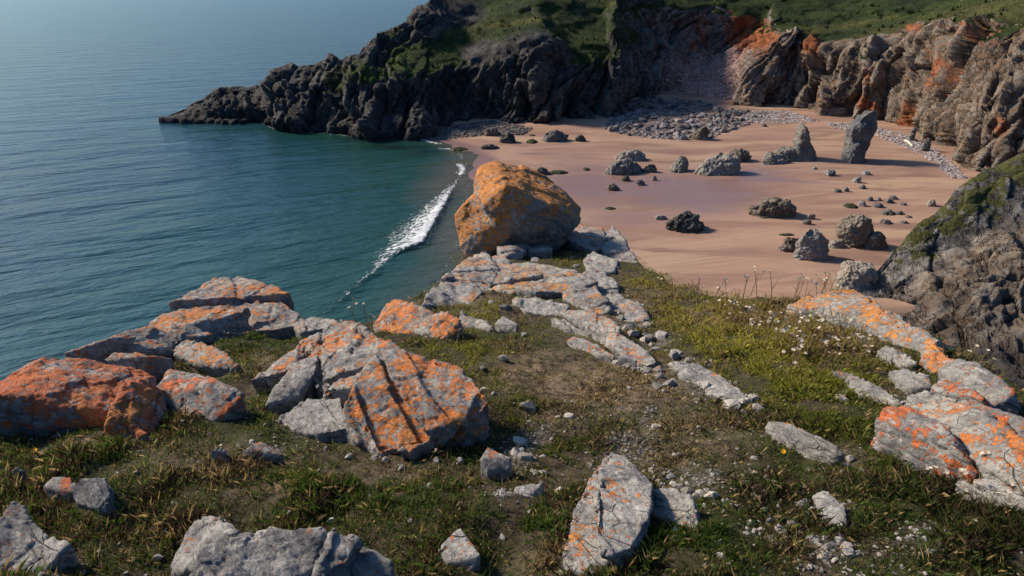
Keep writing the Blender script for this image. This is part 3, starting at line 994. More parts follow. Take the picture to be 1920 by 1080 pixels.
LUSH = [(1420, 640, 170, 50, 1.0), (1520, 720, 160, 45, 1.0), (1330, 590, 120, 40, 0.9), (480, 635, 90, 26, 1.0), (430, 690, 60, 20, 0.7), (900, 585, 60, 20, 0.8), (830, 690, 110, 40, 0.9), (700, 920, 130, 35, 0.8),
        (560, 910, 90, 45, 0.75), (1330, 1040, 90, 40, 0.8), (1700, 950, 120, 70, 0.75), (1620, 850, 100, 50, 0.7), (980, 760, 40, 25, 0.7), (1560, 780, 120, 30, 0.8), (160, 850, 110, 30, 0.7), (1000, 980, 90, 30, 0.6),
        (880, 620, 60, 20, 0.4), (1050, 850, 50, 30, 0.6), (1070, 470, 70, 30, 1.0), (1200, 530, 60, 24, 0.8), (1450, 690, 120, 30, 0.9), (1880, 1000, 120, 90, 0.6), (1180, 1060, 90, 25, 0.6), (250, 770, 60, 60, 0.4), (500, 760, 30, 30, 0.8)]


def zone(pu, pv, blobs):
    m = np.zeros(len(pu))
    for u, v, ru, rv_, a in blobs:
        m = np.maximum(m, a * np.exp(-(((pu - u) / ru) ** 2 + ((pv - v) / rv_) ** 2)))
    return m


pu, pv = to_px(np.stack([x, y, g0(x, y)], 1))
me = mesh_from('headland_turf', np.stack([x, y, z], 1), grid_faces(len(gy), len(gx)))
set_attr(me, 'gravel', zone(pu, pv, GRAVEL))
set_attr(me, 'dry', zone(pu, pv, DRY))
tag(link('headland_top', me, M_GROUND), 'thin stony turf and soil of the near headland', kind='structure')


# ------------------------------------------------------------------ rocks
def remesh_arrays(pieces, vox):
    bm = bmesh.new()
    for pts in pieces:
        vs = [bm.verts.new(p) for p in pts]
        r = bmesh.ops.convex_hull(bm, input=vs, use_existing_faces=False)
        junk = [g for g in r['geom_interior'] if isinstance(g, bmesh.types.BMVert)] + [g for g in r['geom_unused'] if isinstance(g, bmesh.types.BMVert)]
        bmesh.ops.delete(bm, geom=list(set(junk)), context='VERTS')
    bmesh.ops.recalc_face_normals(bm, faces=bm.faces)
    me = bpy.data.meshes.new('tmp')
    bm.to_mesh(me)
    bm.free()
    ob = bpy.data.objects.new('tmp', me)
    COL.objects.link(ob)
    md = ob.modifiers.new('r', 'REMESH')
    md.mode = 'VOXEL'
    md.voxel_size = vox
    md.use_smooth_shade = True
    dg = bpy.context.evaluated_depsgraph_get()
    ev = ob.evaluated_get(dg)
    m2 = ev.to_mesh()
    n = len(m2.vertices)
    V = np.empty(n * 3, np.float32)
    m2.vertices.foreach_get('co', V)
    V = V.reshape(-1, 3)
    NN = np.empty(n * 3, np.float32)
    m2.vertices.foreach_get('normal', NN)
    NN = NN.reshape(-1, 3)
    nf = len(m2.polygons)
    L = np.empty(len(m2.loops), np.int32)
    m2.loops.foreach_get('vertex_index', L)
    Fq = L.reshape(nf, 4)
    V, NN, Fq = V.copy(), NN.copy(), Fq.copy()
    ev.to_mesh_clear()
    bpy.data.objects.remove(ob)
    bpy.data.meshes.remove(me)
    return V, NN, Fq


def vert_normals(V, Fq):
    a = V[Fq[:, 2]] - V[Fq[:, 0]]
    b = V[Fq[:, 3]] - V[Fq[:, 1]]
    n = np.cross(a, b)
    out = np.zeros_like(V)
    for k in range(4):
        np.add.at(out, Fq[:, k], n)
    return out / (np.linalg.norm(out, axis=1, keepdims=True) + 1e-9)


def strip(V, Fq, keep):
    f = Fq[keep[Fq].any(1)]
    used, inv = np.unique(f.ravel(), return_inverse=True)
    return V[used], inv.reshape(-1, 4)


ROCK_TOP = np.full((900, 800), -9.0)          # 3 cm raster of rock heights, so that grass does not grow through rock


def raster_index(x, y):
    return np.clip(np.round((x + 10) / 0.03).astype(int), 0, 899), np.clip(np.round((y + 2) / 0.03).astype(int), 0, 799)


def raster(V):
    a, b = raster_index(V[:, 0], V[:, 1])
    np.maximum.at(ROCK_TOP, (a, b), V[:, 2])


_st, _nm = np.array([0.31, -0.95, 0.05]), np.array([0.66, 0.22, 0.72])
_st, _nm = _st / np.linalg.norm(_st), _nm / np.linalg.norm(_nm)
BED = np.array([_st, np.cross(_nm, _st), _nm])
RED, ORANGE, GOLD = (0.62, 0.105, 0.012), (0.72, 0.19, 0.018), (0.80, 0.28, 0.022)


def split_blocks(pts, size, seed, gap=0.012, shift=0.03):
    """cut a convex body along its bedding and its joints; the blocks stand a little proud, back or apart"""
    r = np.random.default_rng(seed)
    b = pts @ BED.T
    lo, hi = b.min(0), b.max(0)
    cuts = [[], [], []]
    for ax, step in ((2, 0.17 + 0.10 * size), (0, 0.34 + 0.18 * size), (1, 0.42 + 0.22 * size)):
        c = []
        q = lo[ax] + step * r.uniform(0.4, 1.0)
        while q < hi[ax] - 0.35 * step:
            c.append(q)
            q += step * r.uniform(0.65, 1.5)
        cuts[ax] = c
    src = bmesh.new()
    vs = [src.verts.new(p) for p in pts]
    bmesh.ops.convex_hull(src, input=vs)
    bmesh.ops.delete(src, geom=[v for v in src.verts if not v.link_faces], context='VERTS')
    out = []

    def clip(bm, ax, v, keep_above, tilt):
        n = BED[ax] + tilt
        n = n / np.linalg.norm(n)
        cc = (lo + hi) / 2
        cc[ax] = v
        co = cc @ BED
        bmesh.ops.bisect_plane(bm, geom=bm.verts[:] + bm.edges[:] + bm.faces[:], plane_co=co, plane_no=n, clear_inner=keep_above, clear_outer=not keep_above)
        if bm.verts:
            q_ = np.array([v_.co[:] for v_ in bm.verts])
            bm.clear()
            if len(q_) > 3:
                vv = [bm.verts.new(p) for p in q_]
                bmesh.ops.convex_hull(bm, input=vv)
                bmesh.ops.delete(bm, geom=[v_ for v_ in bm.verts if not v_.link_faces], context='VERTS')

    tilts = {}
    for ax in range(3):
        for k in range(len(cuts[ax])):
            tilts[(ax, k)] = r.normal(0, 0.10, 3)

    def rec(bm, ax):
        if not bm.verts:
            bm.free()
            return
        if ax == 3:
            q_ = np.array([v.co[:] for v in bm.verts])
            bm.free()
            if len(q_) < 4:
                return
            c = q_.mean(0)
            e = np.ptp(q_, axis=0).max()
            if e < 0.05:
                return
            q_ = c + (q_ - c) * (1 - min(0.12, gap / e))
            q_ = q_ + BED[2] * r.normal(0, shift * 0.8) + BED[0] * r.normal(0, shift * 0.5) + np.array([0, 0, 1.0]) * min(0.012, r.normal(-shift * 0.35, shift * 0.7))
            out.append(q_)
            return
        order = [0, 2, 1][ax]
        c = cuts[order]
        use = list(c)
        if ax > 0:                           # joints do not run through every bed
            use = [v for v in c if r.random() < 0.72]
        bounds = [None] + use + [None]
        for k in range(len(bounds) - 1):
            p = bm.copy()
            if bounds[k] is not None:
                clip(p, order, bounds[k], True, tilts[(order, c.index(bounds[k]))])
            if p.verts and bounds[k + 1] is not None:
                clip(p, order, bounds[k + 1], False, tilts[(order, c.index(bounds[k + 1]))])
            rec(p, ax + 1)
        bm.free()

    rec(src, 0)
    # a solid core under the blocks, so that the fissures have a bottom
    c = pts.mean(0)
    core = c + (pts - c) * 0.90
    core[:, 2] -= 0.035
    out.append(core)
    return out


def near_rock(name, label, pieces, lichen=(0.4, ORANGE), rough=1.0, deep=0.35, ymode=False, group=None):
    hulls = []
    base = None
    for pc in pieces:
        pts = [(at_y(*q) if ymode else at_g(q[0], q[1], q[2] * 0.66 + (0.035 if q[2] > 0.015 else 0.018))) for q in pc]
        pts = np.array(pts)
        c = pts.mean(0)
        low = pts.copy()
        low[:, :2] = c[:2] + (low[:, :2] - c[:2]) * 0.92
        low[:, 2] = np.minimum(pts[:, 2] - 0.02, g0(low[:, 0], low[:, 1]) - deep)
        if ymode:
            low[:, :2] = c[:2] + (low[:, :2] - c[:2]) * 0.42
        hulls.append(np.vstack([pts, low]))
    allp = np.vstack(hulls)
    dist = float(np.linalg.norm(allp.mean(0) - np.array([0, 0, EYE])))
    size = float(np.ptp(allp[:, :2], axis=0).max())
    vox = max(dist / 683.0 * 1.4, size / 190)
    if size > 0.22:
        blocks = []
        for i_, h_ in enumerate(hulls):
            blocks += split_blocks(h_, float(np.ptp(h_[:, :2], axis=0).max()), int(abs(allp[0, 0] * 1000)) % 9973 + i_, gap=min(0.014, 0.007 + 0.005 * size) * (1 + 0.03 * dist), shift=(0.016 + 0.020 * min(size, 1.2)) * (0.6 if ymode else 1.0))
        hulls = blocks
    V, NN, Fq = remesh_arrays(hulls, vox)
    s = min(1.0, size / 0.9) * rough
    b = V @ BED.T
    k = 1 / max(s, 0.4)
    wv = np.stack([vnoise(V * 4 * k, 61), vnoise(V * 4 * k, 62), vnoise(V * 4 * k, 63)], 1) * 0.10
    fa, ea = facets(b * np.array([1.5, 2.2, 3.6]) * k + wv, 51)
    fb, eb = facets(b * np.array([4.5, 6.0, 9.0]) * k + wv * 1.5, 57)
    qq = b[:, 2] * 5.5 * k + 0.5 * fbm(V * 1.6 * k, 2, 58)
    saw = qq - np.floor(qq)
    saw = np.where(saw < 0.82, saw / 0.82, (1 - saw) / 0.18) - 0.5
    d = 0.018 * s * fbm(V * 1.8 * k, 3, 52) + 0.022 * s * fa + 0.010 * s * fb + 0.008 * s * saw
    V = V + NN * d[:, None]
    n2 = vert_normals(V, Fq)
    st = ridged(b * np.array([2.0, 3.4, 13.0]) * k, 4, 54)
    V = V + n2 * (0.011 * s * st + 0.009 * s * fbm(V * 16, 4, 55, 0.65))[:, None]
    gz = g0(V[:, 0], V[:, 1]) - 0.16
    V, Fq = strip(V, Fq, V[:, 2] > (gz if not ymode else gz - 0.4))
    if deep > 0.6:
        pass
    raster(V)
    org = np.array([V[:, 0].mean(), V[:, 1].mean(), V[:, 2].min()])
    me = mesh_from(name, V - org, Fq)
    o = link(name, me, M_ROCK)
    o.location = org
    o.color = (*lichen[1], lichen[0])
    tag(o, label, 'rock', group)
    return o


near_rock('rock_slab', 'broad limestone slab crusted with red orange lichen at the left edge', [
    [(-70, 800, 0), (-70, 740, .40), (0, 726, .46), (60, 667, .5), (105, 651, .55), (160, 657, .50), (205, 670, .42), (262, 674, .34), (300, 695, .24), (288, 722, .2), (250, 780, .04), (180, 800, 0), (100, 790, .0), (30, 795, 0)],
    [(228, 720, .38), (285, 700, .35), (302, 770, .02), (270, 817, 0), (190, 815, 0), (205, 770, .2)]], (0.92, RED))
near_rock('rock', 'grey block with orange lichen along its foot, beside the red slab', [
    [(280, 722, .22), (312, 686, .32), (360, 690, .32), (420, 722, .28), (464, 742, .2), (460, 758, .08), (410, 778, 0), (395, 797, -.02), (370, 792, 0), (325, 758, .05)]], (0.72, RED))
near_rock('rock_ridge', 'jagged lichen crusted rock ridge at the cliff edge above the sea', [
    [(270, 625, .12), (285, 582, .3), (345, 558, .4), (400, 525, .5), (450, 515, .52), (490, 530, .5), (555, 565, .38), (602, 598, .2), (560, 606, .05), (500, 600, .12), (420, 622, .04), (350, 630, .1)],
    [(198, 655, .1), (213, 625, .25), (275, 606, .3), (345, 600, .3), (400, 622, .15), (340, 648, .02), (240, 665, 0)],
    [(340, 610, .25), (420, 570, .45), (470, 575, .42), (420, 625, .05), (360, 640, .03)]], (0.70, ORANGE), deep=0.6)
near_rock('rock', 'long low slab strip in the grass pocket behind the red slab', [
    [(318, 660, .08), (350, 633, .16), (400, 648, .17), (450, 680, .1), (430, 693, .02), (370, 682, .03)]], (0.55, ORANGE))
near_rock('rock_outcrop', 'largest foreground rock, grey with bright orange lichen on its top face', [
    [(560, 640, .3), (612, 606, .45), (655, 603, .5), (742, 650, .5), (772, 690, .45), (740, 715, .35), (600, 722, .2), (590, 680, .25)],
    [(640, 740, .3), (700, 665, .5), (760, 665, .5), (850, 698, .42), (892, 742, .35), (913, 765, .25), (884, 793, .05), (850, 822, 0), (770, 848, 0), (700, 842, -.02), (632, 800, 0), (650, 720, .38)],
    [(470, 708, .08), (520, 672, .22), (600, 610, .42), (640, 608, .45), (600, 660, .35), (540, 690, .2), (490, 712, .02)]], (0.74, ORANGE))
near_rock('rock_flake', 'upright grey flake leaning on the largest rock', [
    [(497, 752, .08), (515, 715, .2), (560, 665, .33), (597, 655, .36), (590, 690, .3), (560, 735, .12), (520, 762, 0)]], (0.40, ORANGE))
near_rock('rock_slab', 'tilted slab speckled with orange lichen at the cliff edge, middle of the picture', [
    [(710, 588, .15), (735, 551, .35), (762, 554, .38), (858, 606, .25), (863, 634, .05), (822, 644, 0), (770, 615, .05), (714, 603, .05)]], (0.78, ORANGE))
# the great boulder at the tip, 2.4 m across
near_rock('boulder', 'great rounded boulder with golden orange lichen crown at the tip of the headland', [
    [(884, 352, 12.9), (898, 308, 13.2), (930, 297, 13.4), (968, 305, 13.6), (1020, 328, 13.6), (1060, 355, 13.4), (1092, 385, 13.1), (1088, 418, 12.7), (1045, 438, 12.5), (1000, 432, 12.3), (930, 415, 12.1), (905, 385, 12.3),
     (950, 345, 12.25), (1035, 378, 12.25), (930, 330, 14.6), (1040, 370, 14.6), (1060, 420, 14.4), (900, 400, 14.4)],
    [(855, 400, 12.9), (860, 455, 12.6), (872, 474, 12.5), (905, 476, 12.4), (880, 378, 12.8), (905, 345, 12.9), (960, 372, 12.5), (950, 400, 12.2), (960, 440, 12.25), (870, 400, 14.0), (930, 420, 14.2)]],
    (1.12, GOLD), ymode=True, rough=0.85)
near_rock('rock', 'angular block wedged under the great boulder', [
    [(924, 445, .35), (938, 432, .42), (1000, 443, .4), (998, 462, .2), (975, 474, .15), (945, 478, .2)]], (0.62, ORANGE))
near_rock('rock', 'narrow triangular slab leaning below the block under the boulder', [
    [(908, 497, .15), (930, 470, .35), (962, 486, .25), (945, 505, .08)]], (0.5, ORANGE))
near_rock('rock', 'small wedge shaped rock right of the block under the boulder', [
    [(992, 464, .22), (1010, 447, .33), (1036, 465, .24), (1030, 472, .12), (998, 472, .12)]], (0.4, ORANGE))
near_rock('rock_outcrop', 'broad pale slab with orange patches below the great boulder', [
    [(903, 522, .08), (930, 490, .25), (1000, 484, .3), (1080, 500, .24), (1112, 535, .18), (1060, 552, .06), (1000, 552, .06), (920, 537, .03)],
    [(1048, 535, .16), (1110, 528, .18), (1152, 578, .1), (1120, 590, 0), (1060, 562, .03)]], (0.58, GOLD))
near_rock('cliff_edge_rock', 'steep rock edge dropping to the green water below the boulder', [
    [(788, 566, .05), (800, 543, .2), (850, 508, .3), (880, 478, .35), (912, 474, .4), (938, 500, .28), (915, 542, .08), (900, 562, 0), (850, 550, 0)],
    [(840, 540, .1), (880, 520, .25), (905, 545, .1), (880, 570, 0)]], (0.5, ORANGE), deep=1.2)
near_rock('rock', 'split squarish block right of the great boulder', [
    [(1054, 447, .28), (1066, 416, .5), (1132, 424, .45), (1134, 455, .2), (1110, 470, .08), (1062, 452, .15)]], (0.62, ORANGE))
near_rock('rock', 'dark cornered rock on the beach side of the split block', [
    [(1128, 440, .3), (1150, 418, .4), (1174, 450, .3), (1204, 495, 0), (1150, 492, 0), (1125, 470, .05)]], (0.3, ORANGE), deep=0.8)
near_rock('rock', 'flat grey rock at the top of the stony strip below the boulder', [
    [(1070, 520, .12), (1105, 505, .22), (1150, 520, .16), (1160, 545, .03), (1110, 548, .02)]], (0.35, ORANGE))
near_rock('rock', 'pale rock lying between the boulder blocks and the grass slope', [
    [(1095, 482, .14), (1110, 470, .24), (1160, 490, .14), (1150, 508, .02), (1108, 505, .03)]], (0.35, ORANGE))
near_rock('rock', 'long rounded rock with orange spots, lying in the turf at the centre', [
    [(1058, 634, .06), (1075, 624, .13), (1110, 638, .13), (1152, 662, .06), (1150, 672, 0), (1100, 662, 0), (1066, 650, 0)]], (0.68, RED))
near_rock('rock_rib', 'long rib of grey rock running down right through the turf', [
    [(1036, 593, .05), (1070, 586, .14), (1130, 598, .16), (1160, 622, .12), (1150, 640, .03), (1060, 612, 0)],
    [(1135, 615, .12), (1165, 622, .14), (1228, 658, .1), (1248, 690, .02), (1205, 692, 0), (1140, 642, .02)]], (0.6, ORANGE))
near_rock('rock', 'small grey square rock at the end of the rounded spotted rock', [
    [(1157, 668, .09), (1172, 662, .12), (1195, 674, .08), (1193, 690, 0), (1165, 684, 0)]], (0.15, ORANGE))
near_rock('rock_rib', 'pale flat ledge in the stony strip right of centre', [
    [(1254, 676, .05), (1300, 678, .07), (1350, 705, .06), (1400, 738, .04), (1410, 755, 0), (1330, 745, 0), (1262, 698, 0)]], (0.22, ORANGE))
near_rock('rock', 'low rock beside the tilted slab at the cliff edge', [
    [(858, 586, .05), (880, 582, .12), (912, 592, .12), (932, 606, .06), (920, 614, 0), (870, 602, 0)]], (0.5, ORANGE))
near_rock('rock', 'small pyramid rock left of the pale slab foot', [
    [(928, 604, .06), (946, 588, .16), (974, 605, .09), (970, 620, 0), (935, 616, 0)]], (0.45, ORANGE))
near_rock('rock_rib', 'narrow grey rib with orange lichen in the dark turf, right of centre', [
    [(1436, 790, .05), (1470, 791, .11), (1540, 823, .13), (1590, 853, .05), (1562, 862, 0), (1500, 838, 0), (1444, 801, 0)]], (0.45, ORANGE))
near_rock('rock_rib', 'upper rib of bare rock at the right, in the green grass', [
    [(1566, 690, .06), (1600, 693, .13), (1660, 718, .13), (1708, 750, .06), (1685, 757, 0), (1610, 727, 0), (1573, 701, 0)]], (0.4, ORANGE))
near_rock('rock_slab', 'whalebacked slab with rusty lichen, left one of the pair at the right edge', [
    [(1643, 792, .15), (1658, 767, .26), (1700, 763, .29), (1760, 798, .26), (1800, 848, .2), (1842, 890, .06), (1800, 888, 0), (1740, 864, 0), (1680, 834, .02)]], (0.86, RED))
near_rock('rock_slab', 'long pale slab running out of the picture at the right edge', [
    [(1690, 760, .15), (1750, 750, .26), (1830, 778, .31), (1925, 838, .31), (1980, 905, .2), (1910, 935, 0), (1850, 893, .05), (1790, 830, .12), (1720, 786, .1)]], (0.78, ORANGE))
near_rock('rock_slab', 'rusty slab behind the long pale slab at the right edge', [
    [(1788, 752, .12), (1850, 760, .22), (1920, 786, .27), (1990, 830, .2), (1965, 855, .08), (1850, 802, .1)]], (0.75, RED))
near_rock('rock', 'domed rock capped with red lichen near the dark drop at the right', [
    [(1746, 722, .15), (1764, 701, .26), (1810, 704, .29), (1850, 738, .22), (1864, 768, .06), (1810, 767, 0), (1763, 747, 0)]], (0.85, RED))
near_rock('rock', 'rounded rock edge against the dark chasm at the right', [
    [(1758, 692, .2), (1800, 672, .32), (1850, 692, .32), (1902, 738, .22), (1910, 772, .03), (1860, 767, .05), (1800, 712, .1)]], (0.5, RED), deep=0.8)
near_rock('rock_crest', 'bright orange crested rock at the brink above the beach', [
    [(1476, 573, .1), (1500, 557, .2), (1540, 569, .17), (1602, 543, .36), (1642, 558, .36), (1662, 592, .25), (1600, 604, .06), (1500, 584, .03)],
    [(1600, 592, .15), (1660, 578, .3), (1722, 604, .3), (1782, 640, .26), (1804, 668, .1), (1740, 668, .03), (1650, 628, .03)]], (0.78, GOLD), deep=0.8)
near_rock('rock', 'grey rounded rock among the flowers behind the orange crested rock', [
    [(1647, 656, .1), (1664, 643, .19), (1700, 657, .16), (1728, 682, .05), (1690, 688, 0), (1653, 674, 0)]], (0.25, ORANGE))
near_rock('rock_slab', 'tall blue grey slab dotted with orange at the bottom centre', [
    [(1050, 1052, .09), (1082, 985, .16), (1085, 920, .20), (1130, 849, .14), (1165, 858, .18), (1219, 913, .19), (1210, 978, .17), (1175, 1036, .12), (1090, 1066, .06), (1054, 1062, .06)]], (0.46, ORANGE), rough=0.7)
near_rock('rock', 'rounded grey rock right of the tall blue grey slab', [
    [(1212, 942, .05), (1228, 914, .15), (1265, 910, .2), (1302, 928, .18), (1314, 980, .1), (1332, 1002, .02), (1290, 1018, 0), (1235, 988, 0)],
    [(1310, 987, .05), (1338, 984, .07), (1370, 995, .03), (1366, 1010, 0), (1330, 1017, 0)]], (0.42, RED))
near_rock('rock', 'small angular rock with an orange side, bottom centre left of the tall slab', [
    [(820, 1030, .04), (862, 989, .13), (902, 1040, .08), (882, 1080, -.02), (840, 1055, .02)]], (0.5, ORANGE))
near_rock('rock_outcrop', 'broad cracked grey rock with orange rings at the bottom left', [
    [(313, 1060, 0), (362, 955, .1), (420, 950, .15), (460, 985, .14), (420, 1010, .15), (340, 1052, .06)],
    [(370, 1040, .12), (430, 1000, .2), (520, 990, .22), (600, 993, .22), (664, 1020, .16), (640, 1062, .08), (560, 1105, 0), (400, 1115, 0), (340, 1095, 0)]], (0.44, RED), rough=0.8)
near_rock('rock', 'small dark grey rock at the right end of the broad cracked rock', [
    [(648, 1062, .05), (680, 1023, .12), (737, 1050, .1), (737, 1080, .02), (660, 1088, 0)]], (0.38, RED))
near_rock('rock', 'grey rock cut by the bottom left corner of the picture', [
    [(-60, 1060, 0), (-60, 960, .2), (10, 968, .17), (60, 968, .17), (127, 1030, .07), (100, 1064, 0), (40, 1080, 0)],
    [(12, 962, .14), (28, 938, .2), (52, 945, .18), (58, 972, .12), (20, 985, .1)]], (0.4, RED))
near_rock('rock', 'small rock with a red lichen side, left of a rounded grey one', [
    [(80, 907, .05), (98, 884, .13), (135, 885, .15), (142, 915, .1), (100, 928, 0)]], (0.75, RED))
near_rock('rock', 'rounded grey rock with a rust spot near the left edge', [
    [(133, 907, .1), (158, 889, .19), (205, 891, .18), (214, 925, .1), (190, 950, .02), (150, 938, .02)]], (0.30, RED))
near_rock('rock', 'low grey stone under the rounded rock with the rust spot', [
    [(178, 949, .03), (208, 938, .07), (224, 955, 0), (195, 965, 0)]], (0.1, RED))
near_rock('rock', 'single egg shaped grey stone close to the left edge', [
    [(13, 887, .03), (30, 872, .09), (51, 880, .06), (46, 895, 0), (20, 897, 0)]], (0.05, RED))
near_rock('rock', 'flat sided grey rock in the shade right of the largest rock', [
    [(901, 861, .05), (915, 838, .11), (960, 857, .08), (957, 883, 0), (915, 882, 0)]], (0.45, RED))
near_rock('rock', 'flat pale scrap of rock in the gravel at the bottom centre', [
    [(950, 947, .01), (970, 904, .05), (1022, 893, .06), (1027, 905, .02), (985, 932, .03), (978, 952, 0)]], (0.25, ORANGE))
near_rock('rock', 'half buried pale rock in the gravel at the lower right', [
    [(1528, 926, .04), (1555, 916, .1), (1590, 945, .09), (1594, 992, .02), (1560, 985, .02), (1535, 950, .04)]], (0.25, ORANGE))
near_rock('rock', 'grey rock with one orange spot below the half buried pale rock', [
    [(1506, 1006, .02), (1525, 1001, .06), (1557, 1030, .04), (1546, 1042, 0), (1513, 1027, 0)]], (0.45, RED))
near_rock('rock', 'small angular grey rock in dark turf below the flake', [
    [(394, 849, .03), (405, 834, .11), (431, 848, .06), (426, 859, 0), (400, 859, 0)]], (0.2, RED))
near_rock('rock', 'low rock with a rusty ridge at the left of the gravel apron', [
    [(453, 837, .04), (490, 821, .11), (537, 845, .05), (520, 858, 0), (465, 853, 0)]], (0.6, RED))
near_rock('rock', 'little orange rock at the foot of the red slab', [
    [(253, 812, .02), (262, 803, .06), (281, 812, .04), (278, 822, 0), (258, 822, 0)]], (0.95, RED))
near_rock('rock', 'pale grey rock lying alone in dark grass at the lower right', [
    [(1685, 1022, .02), (1700, 1000, .08), (1722, 1012, .07), (1716, 1035, 0), (1690, 1038, 0)]], (0.1, RED))

near_rock('rock_ledge', 'low ledge joining the red slab to the ridge behind it', [
    [(190, 672, .22), (215, 655, .3), (290, 660, .3), (330, 668, .22), (320, 690, .08), (240, 690, .1)]], (0.72, ORANGE))
near_rock('rock_ledge', 'broken ledge between the largest rock and the ridge at the cliff edge', [
    [(545, 612, .1), (580, 594, .2), (625, 598, .22), (640, 610, .2), (600, 622, .08), (560, 626, .05)]], (0.55, ORANGE))
near_rock('rock_ledge', 'shattered apron of rock on the gravel under the largest rock', [
    [(515, 775, .03), (560, 745, .12), (640, 740, .16), (660, 800, .05), (600, 812, 0), (530, 795, 0)]], (0.25, ORANGE))
near_rock('rock_ledge', 'stepped ledge of pale rock between the great boulder and the stony strip', [
    [(1105, 545, .08), (1150, 535, .15), (1200, 560, .12), (1228, 592, .04), (1180, 600, 0), (1120, 575, .02)]], (0.4, GOLD))
near_rock('rock_ledge', 'pale ledge below the broad slab, at the top of the turf', [
    [(960, 560, .05), (1010, 552, .12), (1070, 566, .12), (1060, 585, .02), (985, 580, .01)]], (0.4, ORANGE))
near_rock('rock_ledge', 'ledge linking the orange crested rock to the rounded edge by the chasm', [
    [(1728, 655, .16), (1770, 640, .28), (1830, 672, .28), (1850, 700, .16), (1800, 702, .06), (1745, 682, .05)]], (0.72, RED), deep=0.8)
near_rock('rock_ledge', 'low rusty ledge in the grass left of the domed rock', [
    [(1668, 690, .06), (1700, 684, .15), (1748, 700, .16), (1760, 722, .06), (1710, 720, .03), (1680, 706, .02)]], (0.6, RED))
near_rock('rock_ledge', 'long grey ledge at the edge between the red slab and the ridge', [
    [(120, 668, .28), (200, 640, .38), (290, 618, .36), (330, 640, .2), (260, 662, .12), (170, 680, .15)]], (0.75, RED), deep=0.6)
near_rock('rock_ledge', 'rusty ledge running down the right edge into the shadow', [
    [(1800, 895, .1), (1860, 890, .2), (1960, 940, .2), (1980, 990, .05), (1900, 965, 0), (1830, 920, .02)]], (0.6, RED))
near_rock('rock_ledge', 'ledge tying the upper rib to the slabs at the right edge', [
    [(1690, 745, .08), (1730, 735, .18), (1790, 752, .18), (1800, 775, .06), (1740, 772, .03), (1700, 762, .02)]], (0.45, RED))

# ------------------------------------------------------------------ loose stones
STONE_MESH = []
for k in range(8):
    bm = bmesh.new()
    r = np.random.default_rng(300 + k)
    vs = []
    for j in range(26):
        d_ = r.normal(size=3)
        d_ /= np.linalg.norm(d_)
        d_ *= np.array([1.0, 0.55 + 0.4 * r.random(), 0.4 + 0.3 * r.random()]) * (0.82 + 0.18 * r.random())
        vs.append(bm.verts.new(d_))
    g = bmesh.ops.convex_hull(bm, input=vs)
    bmesh.ops.delete(bm, geom=[v for v in bm.verts if not v.link_faces], context='VERTS')
    me = bpy.data.meshes.new('stone')
    bm.to_mesh(me)
    bm.free()
    STONE_MESH.append(me)


def stone_variant(mat):
    out = []
    for me in STONE_MESH:
        m = me.copy()
        m.materials.append(mat)
        out.append(m)
    return out


CHIPS = stone_variant(M_CHIP)
COBS = stone_variant(M_COBBLE)
DCOBS = stone_variant(M_DARKCOBBLE)


def put_stone(name, meshes, p, size, label, cat, group, sink=0.25):
    o = bpy.data.objects.new(name, random.choice(meshes))
    COL.objects.link(o)
    o.location = (p[0], p[1], p[2] + size * (0.45 - sink))
    o.rotation_euler = (random.uniform(-.3, .3), random.uniform(-.3, .3), random.uniform(0, 6.28))
    o.scale = (size, size, size)
    tag(o, label, cat, group)
    return o


def ground_pt(u, v):
    p = at_g(u, v, 0)
    p[2] += float(turf_bumps(p[0:1], p[1:2])[0])
    return p


for u, v, s in ((945, 686, .055), (983, 635, .05), (990, 757, .08), (905, 700, .03), (1075, 748, .03), (1048, 752, .03), (1230, 800, .05), (975, 825, .07), (905, 735, .035), (1047, 772, .03), (1235, 905, .03),
                (1068, 780, .05), (1050, 916, .035), (820, 856, .03), (700, 850, .03), (655, 890, .02), (1150, 880, .03), (1270, 850, .035), (1180, 728, .03), (800, 642, .03), (1105, 690, .025), (1432, 963, .035), (1405, 995, .03),
                (1460, 1010, .04), (1345, 1045, .03), (290, 1030, .03), (308, 985, .03), (620, 960, .03), (540, 950, .025), (770, 975, .02), (260, 900, .02), (1445, 880, .025), (1620, 870, .03), (1580, 885, .025),
                (1500, 930, .03), (1650, 905, .025), (1290, 700, .035), (1320, 690, .04), (1210, 625, .035), (1225, 605, .03), (985, 560, .03), (1020, 568, .03), (1160, 590, .04), (1190, 600, .035), (1250, 655, .03), (860, 720, .025), (925, 745, .025), (500, 800, .03), (450, 845, .025), (610, 830, .025), (1480, 990, .03)):
    put_stone('stone', CHIPS, ground_pt(u, v), s, 'loose pale limestone stone lying in the near turf', 'stone', 'loose stones in the near turf')

# broken ledges: fragments of the ribs
FRAG_LINES = [((1000, 505), (1060, 560), 8, .10), ((1060, 485), (1180, 540), 8, .10), ((900, 545), (960, 590), 5, .08), ((1150, 580), (1250, 650), 12, .085), ((1240, 655), (1420, 770), 20, .075), ((1130, 650), (1260, 740), 10, .06),
              ((1600, 740), (1720, 770), 8, .06), ((1440, 800), (1620, 870), 8, .05), ((880, 820), (1000, 870), 8, .055), ((1180, 870), (1380, 960), 12, .045), ((560, 745), (660, 815), 12, .05), ((1500, 940), (1600, 1050), 10, .045), ((640, 845), (860, 860), 7, .035)]
for (a_, b_, k_, sz_) in FRAG_LINES:
    for _ in range(k_):
        f_ = random.random()
        u = a_[0] + (b_[0] - a_[0]) * f_ + random.gauss(0, 14)
        v = a_[1] + (b_[1] - a_[1]) * f_ + random.gauss(0, 9)
        put_stone('rock_fragment', CHIPS, ground_pt(u, v), sz_ * random.uniform(.5, 1.15), 'angular limestone fragment broken from the ledges of the near headland', 'rock', 'fragments beside the near ledges', 0.32)

